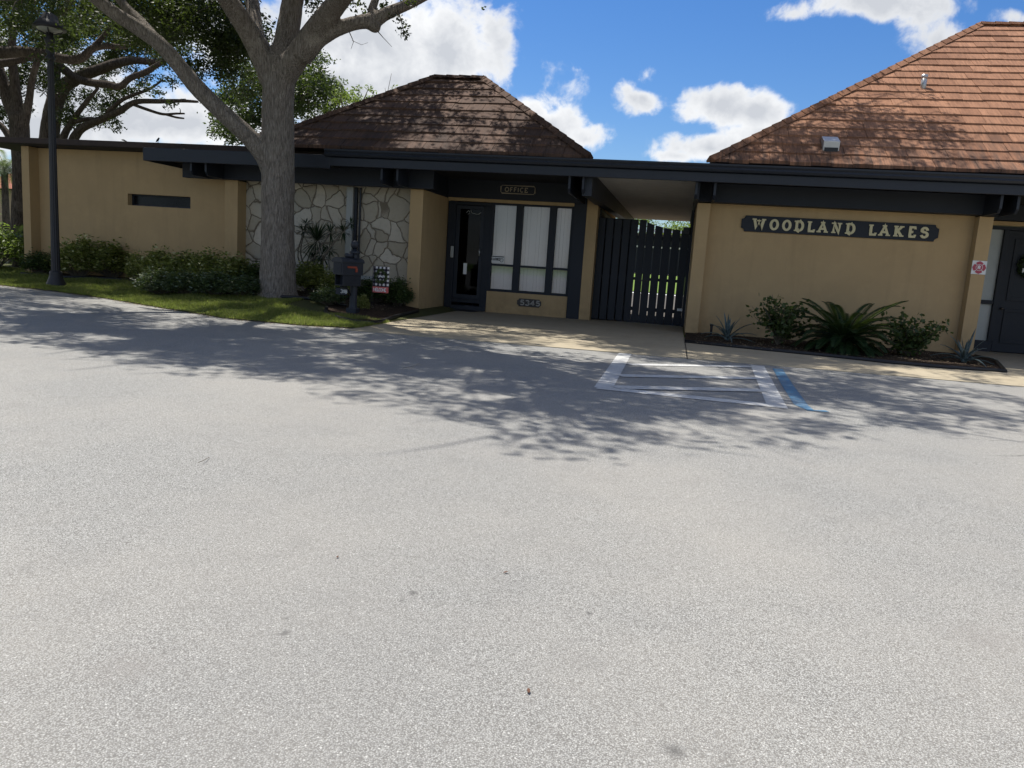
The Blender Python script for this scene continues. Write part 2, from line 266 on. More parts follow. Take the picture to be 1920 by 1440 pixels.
# ------------------------------------------------------------------ mesh helpers
class MB:
    def __init__(s): s.v = []; s.f = []
    def add(s, vs, fs):
        o = len(s.v); s.v += [tuple(v) for v in vs]; s.f += [tuple(i+o for i in f) for f in fs]; return s
    def box(s, x0, y0, z0, x1, y1, z1):
        v = [(x, y, z) for z in (z0, z1) for y in (y0, y1) for x in (x0, x1)]
        return s.add(v, [(0, 2, 3, 1), (4, 5, 7, 6), (0, 1, 5, 4), (2, 6, 7, 3), (0, 4, 6, 2), (1, 3, 7, 5)])
    def hexa(s, v): return s.add(v, [(0, 3, 2, 1), (4, 5, 6, 7), (0, 1, 5, 4), (1, 2, 6, 5), (2, 3, 7, 6), (3, 0, 4, 7)])
    def prism(s, pts, z0, z1, ax='z', o=(0, 0, 0)):      # polygon pts extruded along an axis
        n = len(pts)
        def mk(p, h):
            if ax == 'z': q = (p[0], p[1], h)
            elif ax == 'y': q = (p[0], h, p[1])
            else: q = (h, p[0], p[1])
            return tuple(a+b for a, b in zip(q, o))
        v = [mk(p, z0) for p in pts]+[mk(p, z1) for p in pts]
        return s.add(v, [tuple(range(n))[::-1], tuple(range(n, 2*n))]+[(i, (i+1) % n, n+(i+1) % n, n+i) for i in range(n)])
    def tube(s, pts, rad, n=8, cap=True, jit=0.):
        pts = [Vector(p) for p in pts]; k = len(pts); rad = rad if hasattr(rad, '__len__') else [rad]*k
        o = len(s.v); a = None
        for i, p in enumerate(pts):
            t = (pts[min(i+1, k-1)]-pts[max(i-1, 0)]).normalized()
            if a is None: a = t.orthogonal().normalized()
            a = (a-t*a.dot(t)).normalized(); b = t.cross(a)
            for j in range(n):
                th = 2*math.pi*j/n; rr = rad[i]*(1+random.uniform(-jit, jit))
                s.v.append(tuple(p+(a*math.cos(th)+b*math.sin(th))*rr))
        for i in range(k-1):
            for j in range(n):
                s.f.append((o+i*n+j, o+i*n+(j+1) % n, o+(i+1)*n+(j+1) % n, o+(i+1)*n+j))
        if cap: s.f.append(tuple(o+j for j in range(n))[::-1]); s.f.append(tuple(o+(k-1)*n+j for j in range(n)))
        return s
    def lathe(s, prof, c=(0, 0, 0), n=24, flute=0.):
        o = len(s.v); k = len(prof)
        for i, (r, z) in enumerate(prof):
            for j in range(n):
                rr = r*(1-flute*(j % 2)); th = 2*math.pi*j/n
                s.v.append((c[0]+rr*math.cos(th), c[1]+rr*math.sin(th), c[2]+z))
        for i in range(k-1):
            for j in range(n): s.f.append((o+i*n+j, o+i*n+(j+1) % n, o+(i+1)*n+(j+1) % n, o+(i+1)*n+j))
        s.f.append(tuple(o+j for j in range(n))[::-1]); s.f.append(tuple(o+(k-1)*n+j for j in range(n))); return s
    def build(s, name, mat, parent=None, smooth=False, bevel=0.):
        me = bpy.data.meshes.new(name); me.from_pydata(s.v, [], s.f); me.update()
        return link(name, me, mat, parent, smooth, bevel)
def link(name, me, mat, parent=None, smooth=False, bevel=0.):
    o = bpy.data.objects.new(name, me); C.objects.link(o)
    if mat: me.materials.append(mat)
    if smooth: me.shade_smooth()
    if bevel:
        b = o.modifiers.new('bevel', 'BEVEL'); b.width = bevel; b.segments = 2; b.limit_method = 'ANGLE'
    if parent:
        o.parent = parent; o.matrix_parent_inverse = Matrix.Translation(parent.location).inverted()
    return o
def tag(o, label=None, cat=None, group=None, kind=None):
    for k, v in (('label', label), ('category', cat), ('group', group), ('kind', kind)):
        if v: o[k] = v
    return o
def thing(name, label, cat, loc=(0, 0, 0), group=None):
    o = bpy.data.objects.new(name, None); C.objects.link(o); o.location = loc; o.empty_display_size = .2
    return tag(o, label, cat, group)
def copy_tree(o, loc, rz=0., sc=(1, 1, 1), label=None):
    c = o.copy(); C.objects.link(c); c.location = loc; c.rotation_euler = (0, 0, rz); c.scale = sc
    if label: c['label'] = label
    for ch in o.children:
        d = ch.copy(); C.objects.link(d); d.parent = c
        for g in ch.children:
            e = g.copy(); C.objects.link(e); e.parent = d
    return c
def np_mesh(name, V, nv, mat, parent=None, extra=None):       # V: (N*nv,3) loose polygons of nv corners (+ extra MB)
    V = np.asarray(V, dtype=np.float32).reshape(-1, 3); n = len(V)//nv
    idx = np.arange(n*nv, dtype=np.int32); starts = np.arange(0, n*nv, nv, dtype=np.int32)
    me = bpy.data.meshes.new(name); me.vertices.add(len(V)); me.vertices.foreach_set('co', V.ravel())
    me.loops.add(n*nv); me.loops.foreach_set('vertex_index', idx); me.polygons.add(n)
    me.polygons.foreach_set('loop_start', starts); me.update(calc_edges=True); me.validate()
    return link(name, me, mat, parent)
def unit(a): return a/np.maximum(np.linalg.norm(a, axis=1, keepdims=True), 1e-9)
def leaf_quads(cen, size, asp=.42, upb=.5, dirs=None):
    n = len(cen); d = unit(rng.normal(size=(n, 3))*[1, 1, .7]) if dirs is None else unit(dirs)
    nr = unit(rng.normal(size=(n, 3))+[0, 0, upb*2]); sdv = unit(np.cross(d, nr))
    L = (size*rng.uniform(.65, 1.25, n))[:, None]; w = L*asp
    a = cen-d*L*.5; c = cen+d*L*.5; mid = cen+d*L*.05
    return np.stack([a, mid+sdv*w*.5, c, mid-sdv*w*.5], 1).reshape(-1, 3)
def clumps(cs, n, size, **k):                                  # cs: list (x,y,z,r)
    out = []
    for (x, y, z, r) in cs:
        m_ = max(4, int(n*(r/.5)**2)); p = rng.normal(size=(m_, 3))*[r*.5, r*.5, r*.36]+[x, y, z]; out.append(p)
    return leaf_quads(np.concatenate(out), size, **k)
def curve(pts, k=6):                                           # Catmull-Rom resample
    pts = [Vector(p) for p in pts]
    if len(pts) < 3: return pts
    q = [pts[0]*2-pts[1]]+pts+[pts[-1]*2-pts[-2]]; out = []
    for i in range(1, len(q)-2):
        for j in range(k):
            t = j/k; a, b, c, d = q[i-1], q[i], q[i+1], q[i+2]
            out.append(.5*((2*b)+(c-a)*t+(2*a-5*b+4*c-d)*t*t+(3*b-3*c+d-a)*t**3))
    out.append(pts[-1]); return out
def lerp_r(r, k):
    out = []
    for i in range(len(r)-1):
        for j in range(k): out.append(r[i]+(r[i+1]-r[i])*j/k)
    out.append(r[-1]); return out
def limb(mb, pts, rad, n=10, k=5, jit=.04):
    mb.tube(curve(pts, k), lerp_r(rad, k), n, True, jit)
def merged(mb, name, mat, parent, vox=.05, thin=None):         # limbs fused into one skin, thin twigs added as they are
    me = bpy.data.meshes.new(name); me.from_pydata(mb.v, [], mb.f); me.update()
    t = bpy.data.objects.new('tmp', me); C.objects.link(t)
    rm = t.modifiers.new('r', 'REMESH'); rm.mode = 'VOXEL'; rm.voxel_size = vox
    sm = t.modifiers.new('s', 'SMOOTH'); sm.iterations = 4; sm.factor = .5
    dg = bpy.context.evaluated_depsgraph_get(); ev = t.evaluated_get(dg); m2 = bpy.data.meshes.new_from_object(ev)
    bpy.data.objects.remove(t)
    if thin and thin.v:
        import bmesh
        bm = bmesh.new(); bm.from_mesh(m2); m3 = bpy.data.meshes.new('t'); m3.from_pydata(thin.v, [], thin.f); m3.update(); bm.from_mesh(m3)
        bm.to_mesh(m2); bm.free()
    m2.materials.clear()
    return link(name, m2, mat, parent, True)

# ------------------------------------------------------------------ stroke lettering
def arc(cx, cz, rx, rz, a0, a1, n=10): return [(cx+rx*math.cos(R(a0+(a1-a0)*i/n)), cz+rz*math.sin(R(a0+(a1-a0)*i/n))) for i in range(n+1)]
GL = {
 'W': (1.05, [[(0, 1), (.26, 0), (.5, .8), (.76, 0), (1.02, 1)]], [(0, 1), (.5, .86), (1.02, 1)]),
 'O': (.78, [arc(.36, .5, .36, .5, 0, 360, 20)], []),
 'D': (.76, [[(.08, 0), (.08, 1)], [(.08, 1), (.36, 1)]+arc(.36, .5, .36, .5, 90, -90, 12)+[(.36, 0), (.08, 0)]], [(.05, 0), (.05, 1)]),
 'L': (.66, [[(.12, 1), (.12, 0)], [(.0, 0), (.62, 0), (.62, .22)]], [(.12, 1)]),
 'A': (.84, [[(0, 0), (.38, 1), (.76, 0)], [(.17, .33), (.6, .33)]], [(0, 0), (.76, 0), (.36, 1)]),
 'N': (.86, [[(.1, 0), (.1, 1), (.68, 0), (.68, 1)]], [(.1, 0), (.08, 1), (.68, 1)]),
 'K': (.82, [[(.1, 0), (.1, 1)], [(.66, 1), (.14, .42)], [(.28, .56), (.68, 0)]], [(.1, 0), (.1, 1), (.66, 1), (.68, 0)]),
 'E': (.72, [[(.12, 0), (.12, 1)], [(.0, 1), (.6, 1), (.6, .8)], [(.0, 0), (.62, 0), (.62, .22)], [(.12, .5), (.44, .5)]], []),
 'S': (.7, [[(.6, .72)]+arc(.32, .74, .27, .26, 10, 200, 9)+arc(.33, .27, .3, .27, 100, -170, 12)], []),
 'F': (.62, [[(.1, 0), (.1, 1)], [(.1, 1), (.55, 1)], [(.1, .52), (.45, .52)]], []),
 'I': (.42, [[(.12, 0), (.12, 1)]], []), 'C': (.7, [arc(.36, .5, .34, .5, 50, 310, 14)], []),
 'M': (.95, [[(.05, 0), (.12, 1), (.42, .25), (.72, 1), (.8, 0)]], []), 'R': (.7, [[(.1, 0), (.1, 1)], [(.1, 1), (.34, 1)]+arc(.34, .75, .24, .25, 90, -90, 8)+[(.1, .5)], [(.3, .5), (.6, 0)]], []),
 '5': (.68, [[(.58, 1), (.16, 1), (.1, .55)]+arc(.3, .32, .27, .3, 120, -150, 12)], []), '3': (.66, [arc(.28, .75, .25, .25, 150, -90, 10)+arc(.28, .26, .29, .26, 90, -150, 12)], []),
 '4': (.7, [[(.42, 0), (.42, 1), (.04, .32), (.62, .32)]], []), '1': (.4, [[(.02, .78), (.2, 1), (.2, 0)]], []),
 '6': (.66, [[(.5, .98), (.2, .7), (.06, .36)]+arc(.31, .3, .25, .3, 180, -180, 14)], []), '8': (.66, [arc(.31, .76, .22, .23, -90, 270, 14), arc(.31, .27, .27, .27, 90, 450, 14)], []), ' ': (.6, [], [])}
def ribbon(mb, pts, w, y0, y1, o, closed=False):
    p = [Vector((a, 0, b)) for a, b in pts]; k = len(p); L = []; Rr = []
    for i in range(k):
        if closed: a, b = p[(i-1) % (k-1)], p[(i+1) % (k-1)]
        else: a, b = p[max(i-1, 0)], p[min(i+1, k-1)]
        t = (b-a).normalized(); nn = Vector((-t.z, 0, t.x)); m_ = 1.
        if 0 < i < k-1:
            t1 = (p[i]-p[i-1]).normalized(); m_ = 1/max(.45, nn.dot(Vector((-t1.z, 0, t1.x))))
        L.append(p[i]+nn*w*.5*m_); Rr.append(p[i]-nn*w*.5*m_)
    for i in range(k-1):
        q = [Rr[i], Rr[i+1], L[i+1], L[i]]
        mb.hexa([(v.x+o[0], y0+o[1], v.z+o[2]) for v in q]+[(v.x+o[0], y1+o[1], v.z+o[2]) for v in q])
def text(mb, s, x, y, z, h, w, dep=.012, slab=0., tr=1.05, sx=1., slope=0.):
    cx = x; n = 0
    for ch in s:
        adv, st, sf = GL[ch]
        for pl in st:
            n += 1; dd = dep+.0006*(n % 5)
            cl = len(pl) > 4 and abs(pl[0][0]-pl[-1][0]) < 1e-6 and abs(pl[0][1]-pl[-1][1]) < 1e-6
            ribbon(mb, [(a*h*sx, b*(h-w)+w*.5) for a, b in pl], w, 0, -dd, (cx, y, z+(cx-x)*slope), cl)
        if slab:
            for (a, b) in sf:
                n += 1; ribbon(mb, [(a*h*sx-slab, b*(h-w)+w*.5), (a*h*sx+slab, b*(h-w)+w*.5)], w*.62, 0, -(dep+.004+.0006*(n % 4)), (cx, y, z+(cx-x)*slope))
        cx += adv*h*sx*tr
    return cx

#@@STRUCT
# ------------------------------------------------------------------ ground
def sheet(name, x0, y0, x1, y1, z, mat):
    o = MB().add([(x0, y0, z), (x1, y0, z), (x1, y1, z), (x0, y1, z)], [(0, 1, 2, 3)]).build(name, mat); return tag(o, kind='structure')
sheet('ground', -900, -300, 900, 1200, -.03, M['field'])
EDGE = [(-60, 21)]+[(v.x, v.y) for v in (G(-120, 524), G(0, 535), G(100, 546), G(200, 560), G(300, 577), G(430, 598), G(560, 610), G(665, 616))]
def edgeY(x):
    for (a, b), (c, d) in zip(EDGE, EDGE[1:]):
        if a <= x <= c: return b+(d-b)*(x-a)/(c-a)
    return EDGE[-1][1] if x > EDGE[-1][0] else EDGE[0][1]
def T(x, y):                                                   # height of the lawn
    if x > -5.6: return 0.
    t = max(0., min(1., (y-edgeY(x))/3.6)); t = t*t*(3-2*t)
    return .27*t*max(0., min(1., (-5.9-x)/2.5))+.02
def GT(px, py):
    z = 0.
    for _ in range(12): p = G(px, py, z); z = .5*z+.5*T(p.x, p.y)
    return Vector((p.x, p.y, T(p.x, p.y)))
def strip_sheet(name, mat, xs, y_lo, y_hi, ny, zf, kind='structure'):
    V = []; Fc = []
    for x in xs:
        a, b = y_lo(x), y_hi(x)
        for j in range(ny+1):
            y = a+(b-a)*(j/ny)**1.6; V.append((x, y, zf(x, y)))
    for i in range(len(xs)-1):
        for j in range(ny): k = i*(ny+1)+j; Fc.append((k, k+ny+1, k+ny+2, k+1))
    o = MB().add(V, Fc).build(name, mat, smooth=True); return tag(o, kind=kind)
sheet('road', -80, -60, 80, 17.9, 0., M['asphalt'])
strip_sheet('lawn', M['lawn_soil'], [-60+i*1.0 for i in range(40)]+[-20+i*.2 for i in range(int((20-5.75)/.2)+1)], lambda x: edgeY(x)-.02, lambda x: 46, 60, T)
# apron in front of the building: its left edge runs diagonally to the corner pillar
ap = [(-5.75, 13.15), (.315, 13.33), (.315, 21.6), (-2.0, 21.6), (-6.44, 21.35), (-6.44, 18.95)]
tag(MB().prism(ap, -.02, .012).build('apron', M['apron']), kind='structure')
tag(MB().prism([(.335, 13.33), (2.4, 13.45), (6.3, 13.5), (30, 13.7), (30, 21.4), (6.76, 21.4), (6.76, 18.0), (.335, 18.0)], -.02, .010).build('sidewalk', M['apron']), kind='structure')
sheet('courtyard_paving', -14, 21.45, 16, 52.55, -.005, M['paving'])
sheet('garden_path', -14, 52.6, 16, 55.0, .0, M['white'])
strip_sheet('hill', M['field'], [-26+i*2. for i in range(29)], lambda x: 55.2, lambda x: 72, 6, lambda x, y: 1.25*min(1, (y-55)/9)**.8)
sheet('far_path', -20, 65, 22, 66.2, 1.33, M['white'])
# painted markings
def quad_mark(name, pts, z, mat, label, cat, group=None):
    mb = MB().add([(p.x, p.y, z) for p in pts], [(0, 1, 2, 3)]); o = mb.build(name, mat); return o
def line_px(a, b, w, z):
    p, q = G(*a), G(*b); d = (q-p).normalized(); n = Vector((-d.y, d.x, 0))*w*.5
    return [(p-n), (q-n), (q+n), (p+n)]
mk = MB()
for k, (a, b, w) in enumerate([((1172, 663), (1131, 728), .22), ((1420, 686), (1458, 765), .22), ((1120, 727), (1475, 764), .24), ((1178, 684), (1412, 688), .2), ((1160, 705), (1424, 710), .23), ((1152, 727), (1430, 733), .24)]):
    q = line_px(a, b, w, 0); mk.add([(p.x, p.y, .004+.0012*k) for p in q], [(0, 1, 2, 3)])
tag(mk.build('parking_marking', M['white_mark']), 'worn white hatched access aisle painted on the asphalt', 'road marking', kind='thing')
bl = [G(1458, 692), G(1478, 725), G(1502, 760), G(1520, 770), G(1552, 772)]
bm_ = MB(); LL = []
for i, p in enumerate(bl):
    t = (bl[min(i+1, 4)]-bl[max(i-1, 0)]).normalized(); n = Vector((-t.y, t.x, 0))*(.08 if i < 3 else .05); LL.append((p-n, p+n))
for (a, b), (c, d) in zip(LL, LL[1:]): bm_.add([(v.x, v.y, .005) for v in (a, c, d, b)], [(0, 1, 2, 3)])
tag(bm_.build('curb_marking', M['blue_mark']), 'faded blue painted line hooking beside the white hatched aisle', 'road marking', kind='thing')
tag(MB().box(.318, 13.3, 0, .332, 17.2, .0135).build('expansion_joint', M['black']), kind='structure')

# ------------------------------------------------------------------ building
B = thing('clubhouse', 'low tan stucco clubhouse with two tiled hip roofs and dark deep eaves', 'building', (-2, 19.04, 0))
def bx(name, mat, *b, bevel=.006, parent=B): return MB().box(*b).build(name, M[mat], parent, bevel=bevel)
# pillars
for (a, b, y1, lab) in ((-6.77, -6.425, 21.3, 'deep tan pillar left of the office door'), (.345, .645, 21.4, 'tan pillar right of the wooden gate'), (6.415, 6.705, 21.3, 'tan pillar carrying the small cross emblem plate'), (-11.98, -11.6, 19.9, 'tan pillar left of the stone wall')):
    tag(bx('pillar', 'tan', a, 19.04, -.1, b, y1, 3.1), lab)
tag(bx('pillar', 'tan', -2.5, 21.1, -.1, -2.2, 27., 3.3), 'tan pillar between the office window and the gate')
tag(bx('pillar', 'tan', -18.45, 19.15, -.1, -18.2, 19.9, 3.78), 'tan corner pilaster of the far left wing')
# walls
w = MB(); SX0, SX1, SZ0, SZ1 = -15.3, -13.32, 2.32, 2.64
for b in ((-18.2, 19.5, -.2, SX0, 19.75, 3.78), (SX1, 19.5, -.2, -11.98, 19.75, 3.78), (SX0, 19.5, -.2, SX1, 19.75, SZ0), (SX0, 19.5, SZ1, SX1, 19.75, 3.78)): w.box(*b)
w.box(-18.4, 19.9, -.2, -18.2, 28, 3.78)
w.build('wall', M['tan'], B)
g = MB().box(SX0, 19.72, SZ0, SX1, 19.74, SZ1).build('window', M['slit'], B); tag(g, 'dark narrow slit window in the left wing')
MB().box(SX0, 19.68, SZ0, SX0+.05, 19.72, SZ1).box(SX1-.05, 19.68, SZ0, SX1, 19.72, SZ1).box(SX0+.05, 19.68, SZ0, SX1-.05, 19.72, SZ0+.04).box(SX0+.05, 19.68, SZ1-.04, SX1-.05, 19.72, SZ1).build('window_frame', M['navy2'], g)
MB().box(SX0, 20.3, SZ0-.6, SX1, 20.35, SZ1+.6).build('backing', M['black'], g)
bx('stone_wall', 'stone', -11.6, 19.46, -.2, -6.77, 19.8, 3.2, bevel=0)
bx('wall', 'tan', .645, 19.3, -.1, 6.415, 19.6, 3.2)
w = MB().box(-18.2, 27.8, -.1, -2.5, 28, 3.7).box(.645, 30, -.1, 16, 30.2, 3.7).box(.4, 21.4, -.1, .6, 30, 3.6).box(15.8, 21.5, -.1, 16, 30, 3.7); w.build('wall', M['tan'], B)
# beams, headers, soffits, fascia
for n_, b in (('header_beam', (-13.1, 18.82, 3.1, -6.1, 19.03, 3.55)), ('header_beam', (.3, 18.9, 3.12, 6.9, 19.28, 3.55)), ('header_beam', (-6.4, 21.12, 3.12, -2.2, 21.45, 3.66)), ('header_beam', (6.72, 21.12, 3.22, 16, 21.45, 3.66))):
    bx(n_, 'navy', *b)
bx('header_beam', 'navy', -6.77, 19.03, 3.102, -6.40, 21.45, 3.64); bx('header_beam', 'navy', 6.45, 19.28, 3.102, 6.72, 21.45, 3.64)
sf = MB().box(-13.5, 17.97, 3.5, -8.6, 19.9, 3.56).box(-8.6, 17.97, 3.62, -2.2, 21.6, 3.68).box(.3, 17.97, 3.6, 16, 21.6, 3.66).build('soffit', M['soffit'], B)
ce = MB(); ce.hexa([(-2.2, 17.97, 3.60), (.34, 17.97, 3.60), (.34, 27, 3.18), (-2.2, 27, 3.18), (-2.2, 17.97, 3.66), (.34, 17.97, 3.66), (.34, 27, 3.24), (-2.2, 27, 3.24)])
tag(ce.build('ceiling', M['ceil'], B), 'weathered pale plywood ceiling of the gate passage')
bm = MB(); bm.hexa([(-2.3, 18.2, 3.06), (-2.08, 18.2, 3.06), (-1.56, 27, 3.0), (-1.8, 27, 3.0), (-2.3, 18.2, 3.6), (-2.08, 18.2, 3.6), (-1.56, 27, 3.3), (-1.8, 27, 3.3)])
tag(bm.build('passage_beam', M['navy2'], B), 'long dark beam running back over the gate')
bx('passage_beam', 'navy', .29, 18.2, 3.1, .345, 27, 3.6)
bx('passage_wall', 'navy', -2.19, 21.6, -.0, -2.16, 27, 3.05, bevel=0)
bx('fascia', 'navy2', -13.59, 17.9, 3.39, -8.45, 17.96, 3.71, bevel=.01)
MB().box(-13.59, 17.96, 3.39, -13.53, 19.45, 3.71).build('fascia', M['navy2'], B)
bx('fascia', 'navy2', -8.45, 17.9, 3.455, 16.5, 17.96, 3.66, bevel=.012)
gt = MB(); prof = [(17.895, 3.665), (17.80, 3.675), (17.775, 3.72), (17.79, 3.76), (17.765, 3.80), (17.765, 3.835), (17.785, 3.835), (17.88, 3.82), (17.96, 3.82), (17.96, 3.665)]
gt.prism(prof, -8.55, 16.5, 'x').build('gutter', M['navy2'], B)
# rafter pairs with cut ends
def rafter(x0, y1=19.0, lx=0):
    pr = [(18.05, 3.62), (18.05, 3.19), (18.13, 3.1), (y1, 3.1), (y1, 3.62)]
    return MB().prism(pr, x0, x0+.055, 'x').build('rafter', M['navy2'], B, bevel=.004)
for a, b, yy in ((-12.35, -11.93, 18.8), (-7.2, -6.8, 18.8), (-2.62, -2.3, 21.1), (.24, .64, 18.88), (6.42, 6.74, 18.88)): rafter(a, yy); rafter(b, yy)
# left wing flat roof and its thin edge
bx('roof_edge', 'membrane', -19.9, 18.7, 3.80, -8.6, 18.78, 3.95, bevel=.01)
MB().box(-19.9, 18.78, 3.86, -8.6, 28.3, 3.92).build('roof', M['flat'], B)
MB().box(-19.9, 18.79, 3.79, -8.6, 28.3, 3.855).build('soffit', M['soffit'], B)
MB().box(-13.59, 17.97, 3.715, -8.6, 18.69, 3.73).build('porch_roof', M['membrane'], B)
MB().box(-8.6, 17.97, 3.74, 16.5, 27, 3.80).build('roof', M['flat'], B)
# hip roofs
def hip(name, x0, x1, y0, z0, slope, run, mat, course, tw, parent, lab, depth=None):
    L = x1-x0; mb = MB(); dp = depth or 2*run
    faces = [((x0, y0), (1, 0), (0, 1), L), ((x0, y0+dp), (0, -1), (1, 0), dp), ((x1, y0), (0, 1), (-1, 0), dp), ((x1, y0+dp), (-1, 0), (0, -1), L)]
    for fi, ((ox, oy), (ux, uy), (nx, ny), LL) in enumerate(faces):
        k = 0; c = course if fi == 0 else course
        while k*c < run-.02:
            t0 = k*c; t1 = min(run, t0+c+.03); a = -random.uniform(0, tw)
            while a < LL:
                b = a+tw*random.uniform(.96, 1.04); la, lb = max(a, t0), min(b-.008, LL-t0); ua, ub = max(a, t1), min(b-.008, LL-t1)
                if lb > la:
                    if ub < ua: ua = ub = min(max((la+lb)/2, t1), LL-t1) if LL > 2*t1 else LL/2
                    j = random.uniform(-.006, .008); th = .045; e = random.uniform(-.012, .012)
                    def q(s_, t, h): return (ox+ux*s_+nx*t, oy+uy*s_+ny*t, z0+t*slope+h)
                    v = [q(la, t0+e, th+j), q(lb, t0+e, th+j+random.uniform(-.004, .004)), q(ub, t1, .006+j), q(ua, t1, .006+j), q(la, t0+e, -.03), q(lb, t0+e, -.03)]
                    mb.add(v, [(0, 1, 2, 3), (4, 5, 1, 0), (4, 0, 3), (1, 5, 2)])
                a = b
            k += 1
    roof = tag(mb.build(name, M[mat], parent), lab)
    # under layer
    r_ = run; v = [(x0, y0, z0), (x1, y0, z0), (x1, y0+dp, z0), (x0, y0+dp, z0), (x0+r_, y0+r_, z0+r_*slope), (x1-r_, y0+r_, z0+r_*slope), (x1-r_, y0+dp-r_, z0+r_*slope), (x0+r_, y0+dp-r_, z0+r_*slope)]
    MB().add([(a, b, c_-.02) for a, b, c_ in v], [(0, 1, 5, 4), (1, 2, 6, 5), (2, 3, 7, 6), (3, 0, 4, 7), (4, 5, 6, 7), (3, 2, 1, 0)]).build('underlay', M['membrane'], roof)
    cap = MB()
    def caps(p, q):
        p, q = Vector(p), Vector(q); d = (q-p); n = int(d.length/.36); d.normalize(); s_ = Vector((0, 0, 1)).cross(d).normalized(); u_ = d.cross(s_)
        for i in range(n+1):
            a = p+d*(i*.36); b = p+d*min((i*.36+.40), (q-p).length+.05); lo = a+u_*.045; hi = b+u_*.03; wv = s_*.13
            cap.add([lo-wv-u_*.07, lo+u_*.035, lo+wv-u_*.07, hi-wv-u_*.07, hi+u_*.03, hi+wv-u_*.07, lo-wv-u_*.11, lo+wv-u_*.11], [(0, 1, 4, 3), (1, 2, 5, 4), (6, 7, 2, 1, 0)])
    for i, j in ((0, 4), (1, 5), (2, 6), (3, 7), (4, 5), (7, 6)): caps(Vector(v[i])+Vector((0, 0, .03)), Vector(v[j])+Vector((0, 0, .03)))
    cap.build('hip_cap', M[mat], roof)
    return roof
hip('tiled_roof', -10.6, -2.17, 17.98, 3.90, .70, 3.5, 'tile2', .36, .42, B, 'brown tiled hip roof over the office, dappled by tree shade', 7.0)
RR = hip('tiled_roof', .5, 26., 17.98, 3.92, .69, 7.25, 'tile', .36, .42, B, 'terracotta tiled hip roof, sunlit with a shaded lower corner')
# things on the right roof
v = MB(); p0 = Vector((3.06, 18.55, 4.30))
v.hexa([p0+Vector(a) for a in ((-.17, -.05, -.05), (.17, -.05, -.05), (.17, .35, .15), (-.17, .35, .15), (-.17, -.1, .20), (.17, -.1, .20), (.17, .3, .36), (-.17, .3, .36))])
tag(v.build('roof_vent', M['galv'], B, bevel=.01), 'galvanised box vent near the eave'); 
MB().box(2.92, 18.445, 4.26, 3.20, 18.46, 4.36).build('vent_slot', M['black'], B)
tag(MB().tube([(5.51, 21.45, 6.2), (5.51, 21.45, 6.62)], .065, 14).tube([(5.51, 21.45, 6.55), (5.51, 21.45, 6.64)], .075, 14).build('vent_pipe', M['galv'], B, True), 'short grey vent pipe on the terracotta roof')
# office front: door
D = MB().box(-6.40, 21.2, 0.02, -6.17, 21.36, 3.02).box(-6.17, 21.2, 2.93, -5.16, 21.36, 3.02).box(-5.36, 21.2, .02, -5.16, 21.36, 2.93).build('door_frame', M['navy'], B, bevel=.008)
dr = MB().box(-6.165, 21.24, .22, -6.06, 21.30, 2.92).box(-5.46, 21.24, .22, -5.365, 21.30, 2.92).box(-6.06, 21.24, .22, -5.46, 21.30, .45).box(-6.06, 21.24, 2.82, -5.46, 21.30, 2.92).build('door', M['navy2'], B, bevel=.006)
tag(dr, 'dark framed glass door')
MB().box(-6.06, 21.265, .45, -5.46, 21.275, 2.82).build('pane', M['glassd'], dr)
MB().tube([(-5.43, 21.18, 1.55), (-5.43, 21.18, 1.75)], .018, 8).tube([(-5.43, 21.18, 1.65), (-5.43, 21.24, 1.65)], .012, 8).build('handle', M['galv'], dr, True)
MB().box(-6.16, 21.1, .02, -5.16, 21.2, .14).build('threshold', M['navy2'], B, bevel=.006)
MB().tube([(-6.15, 21.12, .34), (-5.37, 21.12, .34)], .009, 6).tube([(-6.15, 21.12, .15), (-5.37, 21.12, .15)], .009, 6).tube([(-5.95, 21.12, .34), (-5.95, 21.12, .15)], .009, 6).tube([(-5.72, 21.12, .34), (-5.72, 21.12, .15)], .009, 6).tube([(-5.52, 21.12, .34), (-5.52, 21.12, .15)], .009, 6).build('kick_rail', M['navy2'], B, True)
bx('trim_board', 'tan', -6.4, 21.14, 3.03, -2.8, 21.2, 3.118)
# office window, three bays with a low transom
bx('wall', 'tan', -5.16, 21.2, 0, -2.86, 21.42, .60)
wf = MB(); Z0, Z1, ZT = .60, 3.03, 1.34
xs = [(-5.14, -5.10), (-4.43, -4.28), (-3.50, -3.35), (-2.90, -2.86)]
for a, b in xs: wf.box(a-.02, 21.19, Z0, b+.02, 21.32, Z1)
for (a, b), (c, d) in zip(xs, xs[1:]):
    for z0, z1 in ((Z0, Z0+.07), (ZT-.03, ZT+.03), (Z1-.05, Z1)): wf.box(b+.02, 21.20, z0, c-.02, 21.31, z1)
win = tag(wf.build('window', M['navy'], B, bevel=.005), 'three bay office window with white vertical blinds')
for (a, b), (c, d) in zip(xs, xs[1:]):
    for z0, z1 in ((Z0+.07, ZT-.03), (ZT+.03, Z1-.05)): MB().box(b+.02, 21.255, z0, c-.02, 21.262, z1).build('pane', M['glass'], win)
bld = MB(); x = -5.12; i = 0
while x < -2.88:
    y = 21.40+.022*math.sin(i*1.9)*.4; bld.add([(x, y, .62), (x+.088, y+.028, .62), (x+.088, y+.028, 3.0), (x, y, 3.0)], [(0, 1, 2, 3)]); x += .095; i += 1
bld.build('blind', M['blind'], win)
bx('jamb', 'navy', -2.85, 21.12, .0, -2.50, 21.4, 3.118)
